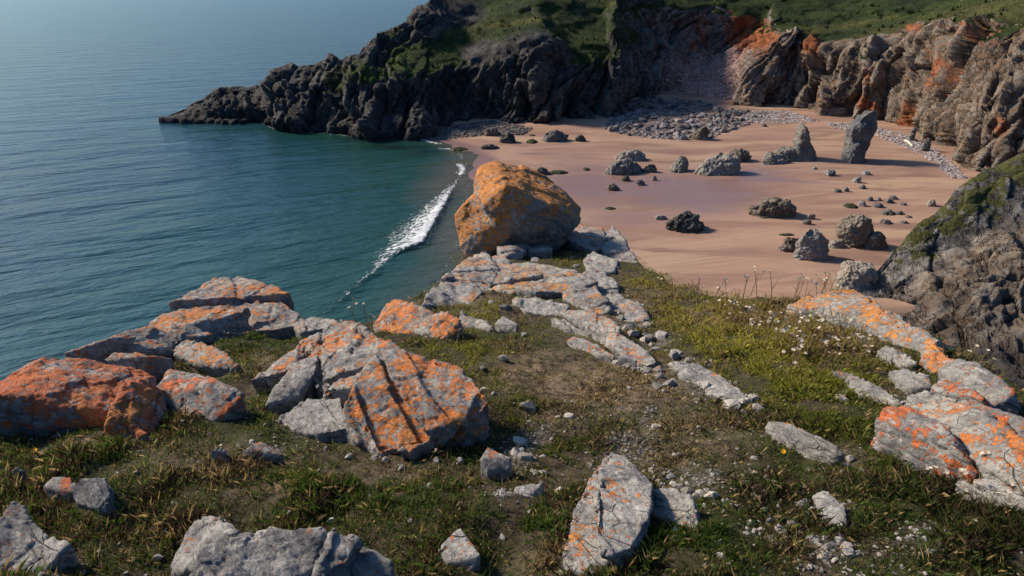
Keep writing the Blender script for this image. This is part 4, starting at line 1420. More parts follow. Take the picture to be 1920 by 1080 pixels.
# gravel too small and too many to count
def scatter_mesh(name, pts, sizes, mat, label, flat=0.6, seed=1):
    r = np.random.default_rng(seed)
    base = []
    for me in STONE_MESH[:6]:
        bm = bmesh.new()
        bm.from_mesh(me)
        while len(bm.verts) > 14:
            bmesh.ops.dissolve_verts(bm, verts=[bm.verts[:][r.integers(len(bm.verts))]])
        h = bmesh.ops.convex_hull(bm, input=bm.verts[:])
        bmesh.ops.delete(bm, geom=[v for v in bm.verts if not v.link_faces], context='VERTS')
        bmesh.ops.delete(bm, geom=[f for f in bm.faces if len(f.verts) > 3], context='FACES_ONLY')
        bmesh.ops.triangulate(bm, faces=bm.faces[:])
        bm.verts.index_update()
        base.append((np.array([v.co[:] for v in bm.verts]), np.array([[v.index for v in f.verts] for f in bm.faces])))
        bm.free()
    VV, FF, n0 = [], [], 0
    which = r.integers(0, len(base), len(pts))
    for k, (bv, bf) in enumerate(base):
        idx = np.where(which == k)[0]
        if not len(idx):
            continue
        a = r.uniform(0, 6.283, len(idx))
        tl = r.normal(0, 0.3, len(idx))
        c, s = np.cos(a), np.sin(a)
        q = bv[None] * sizes[idx][:, None, None] * np.array([1, 1, flat])
        qz = q[..., 2] + q[..., 0] * tl[:, None]
        qx = q[..., 0] * c[:, None] - q[..., 1] * s[:, None]
        qy = q[..., 0] * s[:, None] + q[..., 1] * c[:, None]
        q = np.stack([qx, qy, qz], 2) + pts[idx][:, None]
        VV.append(q.reshape(-1, 3))
        f = bf[None] + (np.arange(len(idx)) * len(bv))[:, None, None] + n0
        FF.append(f.reshape(-1, 3))
        n0 += len(idx) * len(bv)
    me = mesh_from(name, np.vstack(VV), np.vstack(FF), smooth=False)
    return tag(link(name, me, mat), label, kind='stuff')


n = 60000
pu, pv = rng.uniform(-100, 2020, n), rng.uniform(440, 1180, n)
m = rng.random(n) < np.clip(zone(pu, pv, GRAVEL) * 0.62 + 0.012, 0, 1)
pu, pv = pu[m], pv[m]
pts = np.array([at_g(a, b, 0) for a, b in zip(pu, pv)])
pts[:, 2] += turf_bumps(pts[:, 0], pts[:, 1])
inside = in_poly(pts[:, 0], pts[:, 1], edge)
pts = pts[inside]
dd = np.hypot(pts[:, 1], pts[:, 0])
sz = np.clip(rng.lognormal(-4.55, 0.5, len(pts)), 0.004, 0.04) * (0.75 + dd * 0.06)
scatter_mesh('gravel', pts + np.array([0, 0, 0.002]), sz, M_CHIP, 'pale limestone gravel strewn between the near rocks', 0.7, 2)

# ------------------------------------------------------------------ grass
def rock_height(x, y):
    a, b = raster_index(x, y)
    return ROCK_TOP[a, b]


n = 1250000
pu, pv = rng.uniform(-160, 2080, n), rng.uniform(425, 1230, n)
cx, cy = (pu - 960) / 1280, (540 - pv) / 1280
dy_, dz_ = CP + cy * SP, -SP + cy * CP
den = -dz_ - G_SLOPE * dy_
tt = G_DROP / np.maximum(den, 0.02)
x, y = cx * tt, dy_ * tt
ok = in_poly(x, y, edge) | (dist_poly(x, y, edge) < 0.12)
x, y, pu, pv = x[ok], y[ok], pu[ok], pv[ok]
lush, dry, grav = zone(pu, pv, LUSH), zone(pu, pv, DRY), zone(pu, pv, GRAVEL)
q = np.stack([x, y, x * 0], 1)
cl = fbm(q * 3.2, 3, 71)
cl2 = fbm(q * 9.0, 3, 72)
dens = (0.58 + 0.75 * lush + 0.35 * dry) * (1 - 0.9 * grav) * np.clip(0.55 + 0.7 * cl + 0.45 * cl2, 0.05, 1)
ok = rng.random(len(x)) < dens
x, y, pu, pv, lush, dry, cl, cl2 = (a[ok] for a in (x, y, pu, pv, lush, dry, cl, cl2))
z = g0(x, y) + turf_bumps(x, y)
ok = rock_height(x, y) < z + 0.004
x, y, z, pu, pv, lush, dry, cl, cl2 = (a[ok] for a in (x, y, z, pu, pv, lush, dry, cl, cl2))
n = len(x)
dist = np.sqrt(x * x + y * y + 3)
crestz = zone(pu, pv, [(1420, 590, 220, 50, 1.0), (1560, 640, 120, 50, 1.0), (1250, 545, 90, 25, 0.7), (820, 545, 80, 30, 0.6), (480, 690, 60, 16, 0.6)])
L = (0.014 + 0.026 * rng.random(n) + 0.05 * (rng.random(n) < 0.06) + 0.040 * lush * np.clip(0.5 + cl2, 0, 1.3) + 0.075 * crestz * rng.random(n)) * (0.8 + 0.5 * np.clip(cl, 0, 1))
broad = (rng.random(n) < 0.09 * lush)
W = (0.0009 + 0.0011 * rng.random(n)) * (1 + 0.20 * np.clip(dist - 3, 0, 9)) * (1 + 1.8 * broad)
az = rng.uniform(0, 6.283, n) + 1.2 * cl2
lean = np.clip(rng.normal(0.62, 0.32, n), 0.05, 1.3)
dx, dyv = np.cos(az), np.sin(az)
px, py = -dyv, dx
base = np.stack([x, y, z - 0.006], 1)
d2 = np.stack([dx, dyv, x * 0], 1)
side = np.stack([px, py, x * 0], 1)
upv = np.array([0, 0, 1.0])
mid = base + (d2 * np.sin(lean * 0.6)[:, None] + upv * np.cos(lean * 0.6)[:, None]) * (L * 0.55)[:, None]
tip = mid + (d2 * np.sin(lean * 1.25)[:, None] + upv * np.cos(lean * 1.25)[:, None]) * (L * 0.5)[:, None]
V = np.stack([base - side * W[:, None], base + side * W[:, None], mid + side * (W * 0.55)[:, None], tip], 1).reshape(-1, 3)
b0 = (np.arange(n) * 4)[:, None]
T = np.stack([b0 + np.array([[0, 1, 2]]), b0 + np.array([[0, 2, 3]])], 1).reshape(-1, 3)
rnd = rng.random(n)
green = np.array([0.042, 0.082, 0.015])
lime = np.array([0.36, 0.335, 0.045])
straw = np.array([0.40, 0.285, 0.125])
brown = np.array([0.060, 0.040, 0.024])
far_warm = sstep(2.6, 6.0, y) * sstep(-2.5, 0.5, x)
wl = np.clip(0.06 + 0.80 * far_warm * np.maximum(lush, 0.8 * crestz) + 0.18 * far_warm, 0, 0.95)
pstraw = np.clip(0.16 + 0.12 * far_warm + 0.50 * dry + 0.22 * crestz - 0.10 * lush, 0.04, 0.8)
pbrown = np.clip(0.24 + 0.25 * dry - 0.32 * lush + 0.35 * cl - 0.22 * far_warm, 0.02, 0.75)
c = green[None] * (0.7 + 0.8 * rng.random((n, 1))) * (1 - wl[:, None]) + lime[None] * wl[:, None] * (0.6 + 0.7 * rng.random((n, 1)))
scrub = zone(pu, pv, [(1830, 960, 150, 70, 1.0), (1900, 1040, 150, 60, 0.9), (1740, 900, 60, 30, 0.7), (1790, 690, 60, 20, 0.8)])
c = c * (1 - 0.65 * scrub[:, None]) + np.array([0.045, 0.018, 0.012]) * (0.5 * scrub * rng.random(n))[:, None]
pstraw = pstraw * (1 - 0.85 * scrub)
pbrown = np.clip(pbrown + 0.4 * scrub, 0, 0.85)
rnd = np.where(broad, np.clip(pstraw + 1e-3, 0, 1 - pbrown - 1e-3), rnd)
c = np.where((rnd < pstraw)[:, None], straw[None] * (0.5 + 0.7 * rng.random((n, 1))), c)
c = np.where((rnd > 1 - pbrown)[:, None], brown[None] * (0.5 + 0.9 * rng.random((n, 1))), c)
me = mesh_from('grass', V, T, smooth=True)
set_col(me, 'tint', np.repeat(c, 4, axis=0))
tag(link('grass', me, M_BLADE), 'short green and straw coloured turf grass on the near headland', kind='stuff')
print('grass blades', n)

# ------------------------------------------------------------------ dried flowers
def tube(bm, pts, r0, r1, sides=5):
    rings = []
    for k, p in enumerate(pts):
        p = Vector(p)
        a = Vector(pts[min(k + 1, len(pts) - 1)]) - Vector(pts[max(k - 1, 0)])
        a.normalize()
        s = a.orthogonal().normalized()
        t2 = a.cross(s)
        rr = r0 + (r1 - r0) * k / (len(pts) - 1)
        rings.append([bm.verts.new(p + (s * math.cos(j * 6.2832 / sides) + t2 * math.sin(j * 6.2832 / sides)) * rr) for j in range(sides)])
    for a, b in zip(rings[:-1], rings[1:]):
        for j in range(sides):
            bm.faces.new((a[j], a[(j + 1) % sides], b[(j + 1) % sides], b[j]))


def head_mesh(seed):
    r = random.Random(seed)
    bm = bmesh.new()
    for k in range(15):                      # narrow rays that spread from the tip of the stem
        a = k / 15 * 6.283 + r.uniform(-.15, .15)
        R_ = r.uniform(0.75, 1.05)
        h = r.uniform(0.15, 0.42)
        c_, s_ = math.cos(a), math.sin(a)
        w_ = 0.10
        v = [bm.verts.new(q_) for q_ in ((0.12 * c_ - w_ * s_, 0.12 * s_ + w_ * c_, 0.0), (0.12 * c_ + w_ * s_, 0.12 * s_ - w_ * c_, 0.0),
                                         (0.7 * R_ * c_ + 1.5 * w_ * s_, 0.7 * R_ * s_ - 1.5 * w_ * c_, h), (R_ * c_, R_ * s_, h * 0.8), (0.7 * R_ * c_ - 1.5 * w_ * s_, 0.7 * R_ * s_ + 1.5 * w_ * c_, h))]
        bm.faces.new(v)
    bmesh.ops.create_icosphere(bm, subdivisions=1, radius=0.30)
    for v in bm.verts:
        if v.co.length < 0.33:
            v.co.z = v.co.z * 0.6 + 0.05
    me = bpy.data.meshes.new('flower_head')
    bm.to_mesh(me)
    bm.free()
    me.materials.append(M_HEAD)
    return me


HEADS = [head_mesh(k) for k in range(4)]
PROTO = []
for k in range(6):                           # six branching stems
    r = random.Random(70 + k)
    bm = bmesh.new()
    tips = []
    H = 1.0
    bend = (r.uniform(-.18, .18), r.uniform(-.18, .18))
    trunk = [(bend[0] * q_ * q_, bend[1] * q_ * q_, q_ * H) for q_ in (0, .25, .5, .75, 1.0)]
    tube(bm, trunk, .014, .008)
    tips.append(trunk[-1])
    for j in range(r.randint(1, 3)):
        b_ = trunk[r.randint(1, 3)]
        e = (b_[0] + r.uniform(-.3, .3), b_[1] + r.uniform(-.3, .3), min(1.05, b_[2] + r.uniform(.25, .45)))
        m_ = ((b_[0] + e[0]) / 2 + (e[0] - b_[0]) * .15, (b_[1] + e[1]) / 2 + (e[1] - b_[1]) * .15, (b_[2] + e[2]) / 2)
        tube(bm, [b_, m_, e], .009, .006)
        tips.append(e)
    me = bpy.data.meshes.new('stem')
    bm.to_mesh(me)
    bm.free()
    me.materials.append(M_STEM)
    PROTO.append((me, tips))


def flower(p, h, label, group, head=0.022):
    me, tips = random.choice(PROTO)
    root = bpy.data.objects.new('dried_flower', None)
    root.empty_display_size = 0.05
    COL.objects.link(root)
    root.location = p
    root.rotation_euler = (random.uniform(-.2, .2), random.uniform(-.2, .2), random.uniform(0, 6.28))
    tag(root, label, 'flower', group)
    st = link('stem', me, None, root)
    st.scale = (h, h, h)
    for t_ in tips:
        hd = link('flower_head', random.choice(HEADS), None, root)
        hd.location = (t_[0] * h, t_[1] * h, t_[2] * h)
        s = head * random.uniform(.7, 1.25)
        hd.scale = (s, s, s * 0.9)
        hd.rotation_euler = (random.uniform(-.5, .5), random.uniform(-.5, .5), random.uniform(0, 6))


spots = []
for cu, cv, su, sv_, k in ((1440, 640, 60, 26, 24), (1545, 655, 55, 30, 24), (1380, 600, 60, 14, 12), (1600, 690, 40, 20, 8), (1500, 690, 50, 18, 7), (1290, 556, 40, 8, 5)):
    for _ in range(k):
        spots.append((random.gauss(cu, su * .6), random.gauss(cv, sv_ * .6)))
for u, v in spots:
    if u > 1480 and v < 585:
        v = 600
    flower(ground_pt(u, max(v, 560)), random.uniform(.16, .34), 'dried pale headed wildflower in the tall clump on the grassy crest above the beach', 'dried flowers on the crest', 0.020)
for k in range(16):
    u = random.uniform(1320, 1560)
    flower(ground_pt(u, 562 + (u - 1320) * 0.03 + random.uniform(4, 16)), random.uniform(.28, .46), 'dried pale headed wildflower in the tall clump on the grassy crest above the beach', 'dried flowers on the crest', 0.025)
for u, v, h in ((668, 612, .34), (690, 614, .36), (640, 622, .16), (700, 625, .22)):
    flower(ground_pt(u, v), h, 'dried flower standing against the green water left of the tilted slab', 'dried flowers at the water side edge', 0.026)
for u, v, h in ((1740, 905, .13), (1765, 915, .12), (1800, 920, .14), (1790, 965, .12), (1850, 960, .16), (1880, 975, .15), (1870, 990, .12), (1905, 960, .16), (1830, 905, .18)):
    flower(ground_pt(u, v), h, 'dried flower in the dark growth below the slabs at the right edge', 'dried flowers below the right hand slabs', 0.016)
for u, v, h in ((1275, 1015, .10), (1290, 1025, .11), (1262, 1022, .08)):
    flower(ground_pt(u, v), h, 'dried flower in front of the rounded rock at the bottom centre', 'dried flowers at the bottom rock', 0.013)
for u, v in ((1800, 690), (1825, 700)):
    flower(ground_pt(u, v), .24, 'dried flower on the rounded rock edge beside the dark chasm', 'dried flowers at the chasm', 0.02)


def petal_flower(p, label):
    bm = bmesh.new()
    for k in range(14):
        a = k / 14 * 6.283
        c_, s_ = math.cos(a), math.sin(a)
        w_ = .0028
        v = [bm.verts.new(q_) for q_ in ((.003 * c_ - w_ * s_, .003 * s_ + w_ * c_, 0), (.003 * c_ + w_ * s_, .003 * s_ - w_ * c_, 0), (.015 * c_ + w_ * s_, .015 * s_ - w_ * c_, .004), (.015 * c_ - w_ * s_, .015 * s_ + w_ * c_, .004))]
        bm.faces.new(v)
    bmesh.ops.create_icosphere(bm, subdivisions=1, radius=.005)
    me = bpy.data.meshes.new('petals')
    bm.to_mesh(me)
    bm.free()
    root = bpy.data.objects.new('yellow_flower', None)
    COL.objects.link(root)
    root.location = p
    tag(root, label, 'flower')
    h = link('petals', me, M_YELLOW, root)
    h.location = (0, 0, .045)
    h.rotation_euler = (.5, 0, 0)
    bm = bmesh.new()
    tube(bm, [(0, 0, -.01), (.003, 0, .02), (0, 0, .045)], .0018, .0014)
    me = bpy.data.meshes.new('stem')
    bm.to_mesh(me)
    bm.free()
    link('stem', me, M_WEED, root)


petal_flower(ground_pt(66, 848), 'single yellow flower in dark turf below the red slab')
petal_flower(ground_pt(1466, 856), 'single yellow flower in the turf right of centre')

# ------------------------------------------------------------------ rocks on the beach
def beach_rock(name, label, hulls, scale, color, barnacle=0.3, cat='rock', group=None, knob=1.0, mat=None):
    allp = np.vstack(hulls)
    size = float(np.ptp(allp[:, :2], axis=0).max())
    dist = float(np.linalg.norm(allp.mean(0) - np.array([0, 0, EYE])))
    vox = max(dist / 683 * 0.75, size / 90)
    V, NN, Fq = remesh_arrays(hulls, vox)
    s = scale
    f1, f2, cid = worley(V * np.array([1.0, 1.0, 1.6]) / (0.22 * s), 81)
    d = 0.10 * s * fbm(V / (0.5 * s), 4, 82) + 0.05 * s * (cid - .5) * knob - 0.02 * s * sstep(.12, 0, f2 - f1) * knob + 0.03 * s * fbm(V / (0.10 * s), 3, 83) * knob
    V = V + NN * d[:, None]
    gz = sand_z(V[:, 0], V[:, 1])
    V, Fq = strip(V, Fq, V[:, 2] > gz - 0.5)
    org = np.array([V[:, 0].mean(), V[:, 1].mean(), V[:, 2].min()])
    me = mesh_from(name, V - org, Fq)
    o = link(name, me, mat or M_BEACH)
    o.location = org
    o.color = (*color, barnacle)
    return tag(o, label, cat, group)


def box_rock(name, label, box, peak=(0.5, 0.0), color=(0.13, 0.12, 0.11), barnacle=0.3, seed=0, depth=0.65, group=None, cat='rock', knob=1.0, mat=None, square=0.0):
    """a rock that fills the given box of the photograph; peak shifts its top sideways"""
    u0, v0, u1, v1 = box
    p = on_sand((u0 + u1) / 2, v1)
    dist = np.linalg.norm(p - np.array([0, 0, EYE]))
    w = (u1 - u0) / 1280 * dist * 0.96
    th = math.asin((EYE - p[2]) / dist)
    full = (v1 - v0) / 1280 * dist
    dep = min(w * depth, full / math.sin(th) * 0.9)
    h = max(0.3 * full, (full - dep * 0.55 * math.sin(th)) / math.cos(th))
    r = np.random.default_rng(900 + seed)
    pts = []
    for k in range(34):
        a = r.uniform(0, 6.283)
        e = r.uniform(0, 1) ** 0.8
        rr = math.sqrt(max(0, 1 - e ** (2 + 2 * square))) * r.uniform(.86, 1.0)
        px_ = 0.5 * w * rr * math.cos(a) + (peak[0] - 0.5) * w * e
        pts.append((p[0] + px_, p[1] + dep * 0.5 + 0.5 * dep * rr * math.sin(a) + peak[1] * dep * e, p[2] + h * e * r.uniform(.9, 1.0)))
    for k in range(14):
        a = k / 14 * 6.283
        pts.append((p[0] + .5 * w * math.cos(a) * r.uniform(.88, 1), p[1] + dep * .5 + .5 * dep * math.sin(a) * r.uniform(.85, 1), p[2]))
        pts.append((p[0] + .45 * w * math.cos(a), p[1] + dep * .5 + .45 * dep * math.sin(a), p[2] - 0.5))
    return beach_rock(name, label, [np.array(pts)], min(w, h * 2.5), color, barnacle, cat, group, knob, mat)


GREY, BROWN, DARK, PALE, BLUE = (0.115, 0.108, 0.102), (0.105, 0.08, 0.055), (0.030, 0.028, 0.027), (0.25, 0.22, 0.19), (0.085, 0.09, 0.10)
box_rock('boulder', 'pale barnacled mound, rear one of the pair at the middle of the beach', (1158, 280, 1217, 303), (.5, 0), PALE, .7, 1)
box_rock('boulder', 'barnacled mound with a dark right end, front one of the pair on the sand', (1134, 299, 1207, 328), (.68, 0), GREY, .6, 2)
box_rock('boulder', 'small dark mound beside the pair of barnacled mounds', (1205, 306, 1234, 324), (.5, 0), (0.09, .075, .065), .3, 3)
box_rock('boulder', 'elongated tilted grey rock lying on the sand', (1258, 297, 1294, 325), (.8, .4), GREY, .5, 4, 1.0)
box_rock('boulder', 'pale flat pyramid rock on the sand left of the short stack', (1307, 287, 1391, 331), (.55, .2), PALE, .6, 5, .6)
box_rock('boulder', 'brown hump rock behind the pale flat pyramid', (1362, 282, 1414, 305), (.55, 0), BROWN, .2, 6)
box_rock('boulder', 'tiny dark rock in front of the barnacled pair', (1166, 328, 1185, 340), (.5, 0), DARK, 0, 7)
box_rock('boulder', 'knobbly small grey rock at the edge of the wet sand', (1192, 335, 1211, 348), (.4, 0), GREY, .5, 8)
box_rock('boulder', 'small pale stone on the wet sand near the barnacled pair', (1221, 329, 1233, 339), (.5, 0), PALE, .3, 9)
box_rock('boulder', 'small rock with a pale apron on the left of the wet sand', (1138, 344, 1164, 358), (.4, 0), BROWN, .5, 10)
box_rock('boulder', 'flat pale stone left of the blackish boulder', (1227, 402, 1256, 413), (.4, 0), PALE, .5, 12)
box_rock('boulder', 'blackish furrowed boulder alone on the near sand', (1255, 399, 1331, 437), (.42, 0), DARK, .05, 13, .7, knob=1.6, square=.4)
box_rock('boulder', 'brown layered boulder with a pale foot at the middle of the sand', (1410, 367, 1497, 411), (.62, 0), BROWN, .35, 14, .7, square=.4)
box_rock('boulder', 'small pale rock right of the brown layered boulder', (1514, 399, 1531, 412), (.6, 0), PALE, .3, 15)
box_rock('boulder', 'small dark rock above the split boulder', (1505, 412, 1523, 422), (.6, 0), BROWN, .2, 16)
box_rock('boulder', 'knobbly low rock at the left side of the split boulder', (1464, 444, 1503, 473), (.6, 0), BROWN, .4, 17, knob=1.8)
box_rock('boulder', 'grey split boulder with a rough top on the near sand', (1494, 427, 1561, 491), (.55, .2), (0.25, .23, .215), .35, 18, .6, square=.3)
box_rock('boulder', 'flat pale rock between the split boulder and the brown one', (1557, 451, 1587, 466), (.5, 0), PALE, .4, 19)
box_rock('boulder', 'large brown domed boulder at the right of the near sand', (1582, 404, 1646, 466), (.5, .15), (0.19, .155, .12), .3, 20, .7, square=.5)
box_rock('boulder', 'grey wedge leaning on the large brown domed boulder', (1629, 437, 1669, 469), (.4, 0), GREY, .1, 21)
box_rock('boulder', 'pale boulder at the foot of the tilted outcrop', (1575, 496, 1660, 552), (.62, .2), (0.30, .25, .20), .4, 22, .7, square=.3)
box_rock('boulder', 'brown block in front of the boulder field', (1302, 239, 1332, 263), (.55, 0), BROWN, 0, 23, .8, square=.7)
box_rock('boulder', 'dark rock at the back of the beach near the water', (934, 246, 969, 269), (.5, 0), DARK, .1, 24)
box_rock('boulder', 'low dark grey rock at the back of the beach beyond the green weed', (1014, 244, 1071, 267), (.6, 0), (0.10, .095, .09), .4, 25)
box_rock('boulder', 'small dark rock right of the low dark grey one', (1077, 253, 1101, 266), (.5, 0), DARK, .1, 26)
box_rock('boulder', 'dark rock awash at the edge of the cobbles', (905, 240, 940, 256), (.5, 0), (0.09, .07, .06), .1, 27)
box_rock('boulder', 'flat dark rock at the water edge', (898, 270, 937, 281), (.5, 0), DARK, 0, 28)
box_rock('boulder', 'dark rock half hidden behind the great boulder', (1006, 313, 1032, 328), (.4, 0), DARK, .1, 29)
box_rock('boulder', 'blue grey tooth of rock at the foot of the right hand cliff', (1729, 260, 1746, 284), (.6, 0), (0.12, .12, .13), .05, 30, .7)
box_rock('boulder', 'slender dark rock at the cliff foot, behind the tooth', (1705, 240, 1718, 264), (.6, 0), (0.12, .12, .13), .05, 31, .7)
for i, b in enumerate(((1026, 315, 1070, 327), (1092, 311, 1108, 320), (985, 256, 1011, 270), (1133, 385, 1158, 394), (1585, 484, 1606, 493), (1462, 435, 1495, 443), (1588, 378, 1614, 391), (840, 272, 880, 284), (990, 250, 1006, 256))):
    lab = ('long mat of green seaweed beside the half hidden dark rock', 'small scrap of green seaweed on the sand behind the great boulder', 'green seaweed patch left of the low dark grey rock', 'scrap of dark weed on the wet sand',
           'dark weed scrap near the foot of the outcrop', 'row of dark weed above the knobbly low rock', 'weedy green stone among the grey stones', 'dark weedy ledge awash at the corner of the bay', 'thin weed strip at the back of the beach')[i]
    box_rock('seaweed_patch', lab, (b[0], b[1] * 0.6 + b[3] * 0.4, b[2], b[3]), (.5, 0), (.03, .04, .02), 0, 60 + i, 1.4, cat='seaweed', mat=M_WEED, knob=1.8)
SMALL = ((1550, 319, 1571, 331), (1619, 321, 1635, 329), (1603, 332, 1619, 344), (1567, 354, 1581, 361), (1583, 352, 1595, 360), (1612, 347, 1626, 355), (1612, 376, 1626, 387), (1628, 368, 1641, 377), (1644, 370, 1656, 377), (1663, 373, 1678, 382),
         (1671, 368, 1686, 375), (1642, 381, 1661, 390), (1659, 394, 1681, 404), (1679, 396, 1698, 403), (1654, 411, 1676, 421), (1700, 404, 1712, 409), (1690, 380, 1702, 386), (1690, 414, 1704, 420), (1524, 313, 1534, 318), (1430, 232, 1440, 238))
for i, b in enumerate(SMALL):
    box_rock('stone', 'small grey stone scattered on the sand between the tall stack and the outcrop', b, (.5, 0), random.choice((GREY, BLUE, (0.25, .24, .24))), .4, 100 + i, .9, group='small stones on the right of the sand', cat='stone')
box_rock('stone', 'whitish stone alone on the sand close to the outcrop slope', (1742, 376, 1758, 388), (.5, 0), PALE, .5, 140, .9, cat='stone')


def outline_rock(name, label, pieces, color, barnacle, scale, base, thick):
    y0 = on_sand(*base)[1]
    hulls = []
    for pc in pieces:
        f = [at_y(u, v, y0 + dy) for u, v, dy in pc]
        f = np.array(f)
        b = f.copy()
        c = f.mean(0)
        b[:, 0] = c[0] + (b[:, 0] - c[0]) * 0.72
        b[:, 1] += thick
        b[:, 2] = np.where(b[:, 2] < 2.5, -0.8, b[:, 2] * 0.93)
        low = f[f[:, 2] < 2.5].copy()
        low[:, 2] = -0.8
        hulls.append(np.vstack([f, b, low]))
    return beach_rock(name, label, hulls, scale, color, barnacle, 'sea stack', None, 0.85)


outline_rock('sea_stack', 'tall leaning grey sea stack standing on the sand', [
    [(1586, 302, 1), (1594, 307, 0), (1610, 309, -.3), (1622, 304, .6), (1589, 288, 1.2), (1595, 264, 1.5), (1622, 288, 1.0), (1628, 270, 1.6), (1610, 270, 0.4)],
    [(1594, 268, 1.5), (1600, 240, 1.8), (1612, 224, 2.0), (1634, 262, 1.7), (1640, 236, 2), (1628, 284, 1.4), (1618, 240, 1.0)],
    [(1606, 236, 1.9), (1620, 217, 2.2), (1640, 206, 2.5), (1646, 210, 2.8), (1644, 240, 2.2), (1634, 264, 1.8)]], BLUE, .1, 2.4, (1606, 307), 3.2)
outline_rock('sea_stack', 'short knobbly sea stack with a low wall trailing left', [
    [(1492, 303, .6), (1512, 305, 0), (1534, 302, 1), (1530, 288, 1.6), (1492, 285, 1.5), (1496, 268, 2), (1524, 270, 2)],
    [(1498, 280, 1.6), (1501, 250, 2), (1508, 235, 2.2), (1514, 235, 2.2), (1519, 250, 2.2), (1525, 280, 1.8), (1511, 262, 1.2)],
    [(1456, 304, .5), (1462, 284, 1.5), (1492, 280, 1.8), (1505, 304, .4), (1470, 308, 0)],
    [(1427, 318, -2), (1430, 303, -1), (1448, 288, 0), (1474, 290, .3), (1480, 308, -.8), (1466, 320, -2.4), (1436, 322, -2.8)]], (0.155, .14, .125), .3, 2.6, (1512, 304), 3.2)

# driftwood log at the cliff foot
pa, pb = on_sand(1697, 265), on_sand(1711, 275)
bm = bmesh.new()
mid = (pa + pb) / 2
axis = (pb - pa)
tube(bm, [tuple(-axis * .5 + [0, 0, .15]), tuple(-axis * .2 + [.1, 0, .2]), tuple(axis * .15 + [-.05, 0, .22]), tuple(axis * .5 + [0, 0, .12])], .26, .15, 8)
bmesh.ops.contextual_create(bm, geom=[])
for e in [e for e in bm.edges if e.is_boundary]:
    pass
bmesh.ops.holes_fill(bm, edges=[e for e in bm.edges if e.is_boundary], sides=8)
me = bpy.data.meshes.new('driftwood_log')
bm.to_mesh(me)
bm.free()
o = link('driftwood_log', me, M_WOOD)
o.location = mid
tag(o, 'bleached driftwood log at the foot of the right hand cliff', 'log')

# ------------------------------------------------------------------ cobbles, boulder field and scree at the back of the beach
def poly_points(poly, n, seed):
    r = np.random.default_rng(seed)
    us, vs = [p[0] for p in poly], [p[1] for p in poly]
    u = r.uniform(min(us), max(us), n * 3)
    v = r.uniform(min(vs), max(vs), n * 3)
    m = in_poly(u, v, poly)
    u, v = u[m][:n], v[m][:n]
    cx, cy = (u - 960) / 1280, (540 - v) / 1280
    dy, dz = CP + cy * SP, -SP + cy * CP
    z = np.full(len(u), 0.5)
    for _ in range(8):
        t = (z - EYE) / dz
        x, y = cx * t, dy * t
        z = sand_z(x, y)
    return np.stack([x, y, z], 1)


FIELD = [(1128, 240), (1172, 205), (1195, 186), (1300, 186), (1360, 203), (1440, 214), (1410, 232), (1360, 246), (1330, 262), (1250, 262), (1180, 255)]
pts = poly_points(FIELD, 3600, 4)
sz = np.clip(np.random.default_rng(5).lognormal(-1.05, .45, len(pts)), .14, 1.0)
scatter_mesh('cobble_field', pts, sz, M_COBBLE, 'small grey cobbles among the boulders at the back of the cove', .75, 6)
pts = poly_points(FIELD, 190, 8)
for p in pts:
    back = p[1] > 165
    put_stone('boulder', DCOBS if random.random() < (.55 if back else .25) else COBS, p, random.uniform(.5, 1.25), 'grey boulder in the boulder field at the back of the cove', 'boulder', 'boulder field at the back of the cove')
pts = np.vstack([poly_points([(1385, 216), (1410, 208), (1475, 208), (1540, 226), (1500, 232), (1400, 230)], 1500, 9), poly_points([(1545, 230), (1620, 232), (1650, 240), (1625, 248), (1560, 240)], 700, 10),
                 poly_points([(1640, 238), (1700, 252), (1765, 287), (1800, 322), (1815, 335), (1785, 334), (1748, 302), (1695, 275), (1645, 256)], 2000, 11)])
sz = np.clip(np.random.default_rng(12).lognormal(-1.35, .4, len(pts)), .1, .6)
scatter_mesh('pebble_strip', pts, sz, mat_stone('pale_pebbles', (.20, .175, .18), (.46, .41, .41), 3), 'strip of pale pebbles along the foot of the right hand cliffs', .7, 13)
pts = poly_points([(700, 254), (790, 250), (850, 236), (920, 226), (1000, 240), (985, 252), (905, 254), (830, 262)], 1700, 14)
sz = np.clip(np.random.default_rng(15).lognormal(-1.35, .4, len(pts)), .1, .6)
scatter_mesh('cobble_bank', pts + np.array([0, 0, .1]), sz, M_DARKCOBBLE, 'bank of dark cobbles under the shadowed headland', .75, 16)
# scree fan in the gully lies on its slope
m = (fr > 1.0) & (fr < 3.3) & (scree_f > 0.18)
cen = cliff_pts[F[m]].mean(1)
r = np.random.default_rng(17)
w = scree_f[m]
idx = r.choice(len(cen), 2700, p=w / w.sum())
pts = cen[idx] + r.normal(0, .25, (2700, 3)) * np.array([1, 1, .1])
sz = np.clip(r.lognormal(-1.35, .45, len(pts)), .1, .8)
scatter_mesh('scree_fan', pts, sz, M_SCREE, 'fan of pink scree spilling down the gully', .75, 18)

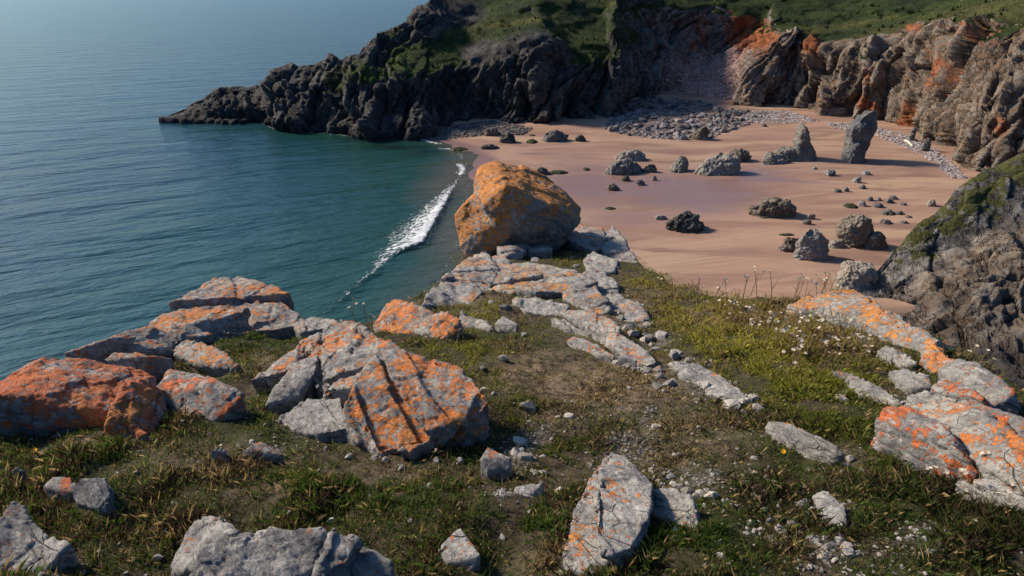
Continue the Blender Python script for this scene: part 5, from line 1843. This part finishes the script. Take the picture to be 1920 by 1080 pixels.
# tussocks and scrub on the slopes above the cliffs
gf = turf_w[F].mean(1)
m = (gf > 0.35) & (fr < 6.3)
cen = cliff_pts[F[m]]
a_ = np.linalg.norm(np.cross(cen[:, 1] - cen[:, 0], cen[:, 3] - cen[:, 0]), axis=1)
r = np.random.default_rng(23)
nt = 26000
idx = r.choice(len(cen), nt, p=a_ / a_.sum())
wu, wv_ = r.random((nt, 1)), r.random((nt, 1))
c4 = cen[idx]
pb = c4[:, 0] * (1 - wu) * (1 - wv_) + c4[:, 1] * wu * (1 - wv_) + c4[:, 2] * wu * wv_ + c4[:, 3] * (1 - wu) * wv_
cn = fbm(pb / 7, 3, 88)
big_ = (r.random(nt) < 0.035) & (cn > 0.1)
hh = np.where(big_, r.uniform(0.6, 1.3, nt), r.uniform(0.10, 0.30, nt))
VV, FF = [], []
for j in range(4):
    az = r.uniform(0, 6.283, nt)
    ln = r.uniform(0.1, 0.9, nt)
    d_ = np.stack([np.cos(az), np.sin(az), az * 0], 1)
    e_ = np.stack([-np.sin(az), np.cos(az), az * 0], 1)
    wd = hh * r.uniform(0.35, 0.7, nt)
    ofs = r.normal(0, 0.25, (nt, 3)) * hh[:, None] * np.array([1, 1, 0])
    b_ = pb + ofs - np.array([0, 0, 0.08])
    tp = b_ + d_ * (hh * np.sin(ln))[:, None] + np.array([0, 0, 1.0]) * (hh * np.cos(ln))[:, None]
    VV.append(np.stack([b_ - e_ * wd[:, None] * .5, b_ + e_ * wd[:, None] * .5, tp], 1))
V = np.concatenate(VV, 1).reshape(-1, 3)
T = np.arange(len(V)).reshape(-1, 3)
base_c = np.where(big_[:, None], np.array([0.020, 0.030, 0.010]), np.where((r.random(nt) < 0.22 + 0.25 * cn)[:, None], np.array([0.085, 0.075, 0.030]), np.array([0.040, 0.062, 0.016])))
base_c = base_c * r.uniform(0.6, 1.4, (nt, 1))
me = mesh_from('hillside_scrub', V, T, smooth=False)
set_col(me, 'tint', np.repeat(base_c, 12, axis=0))
tag(link('hillside_scrub', me, M_BLADE), 'rough tussocks and low scrub on the slopes above the cliffs', kind='stuff')
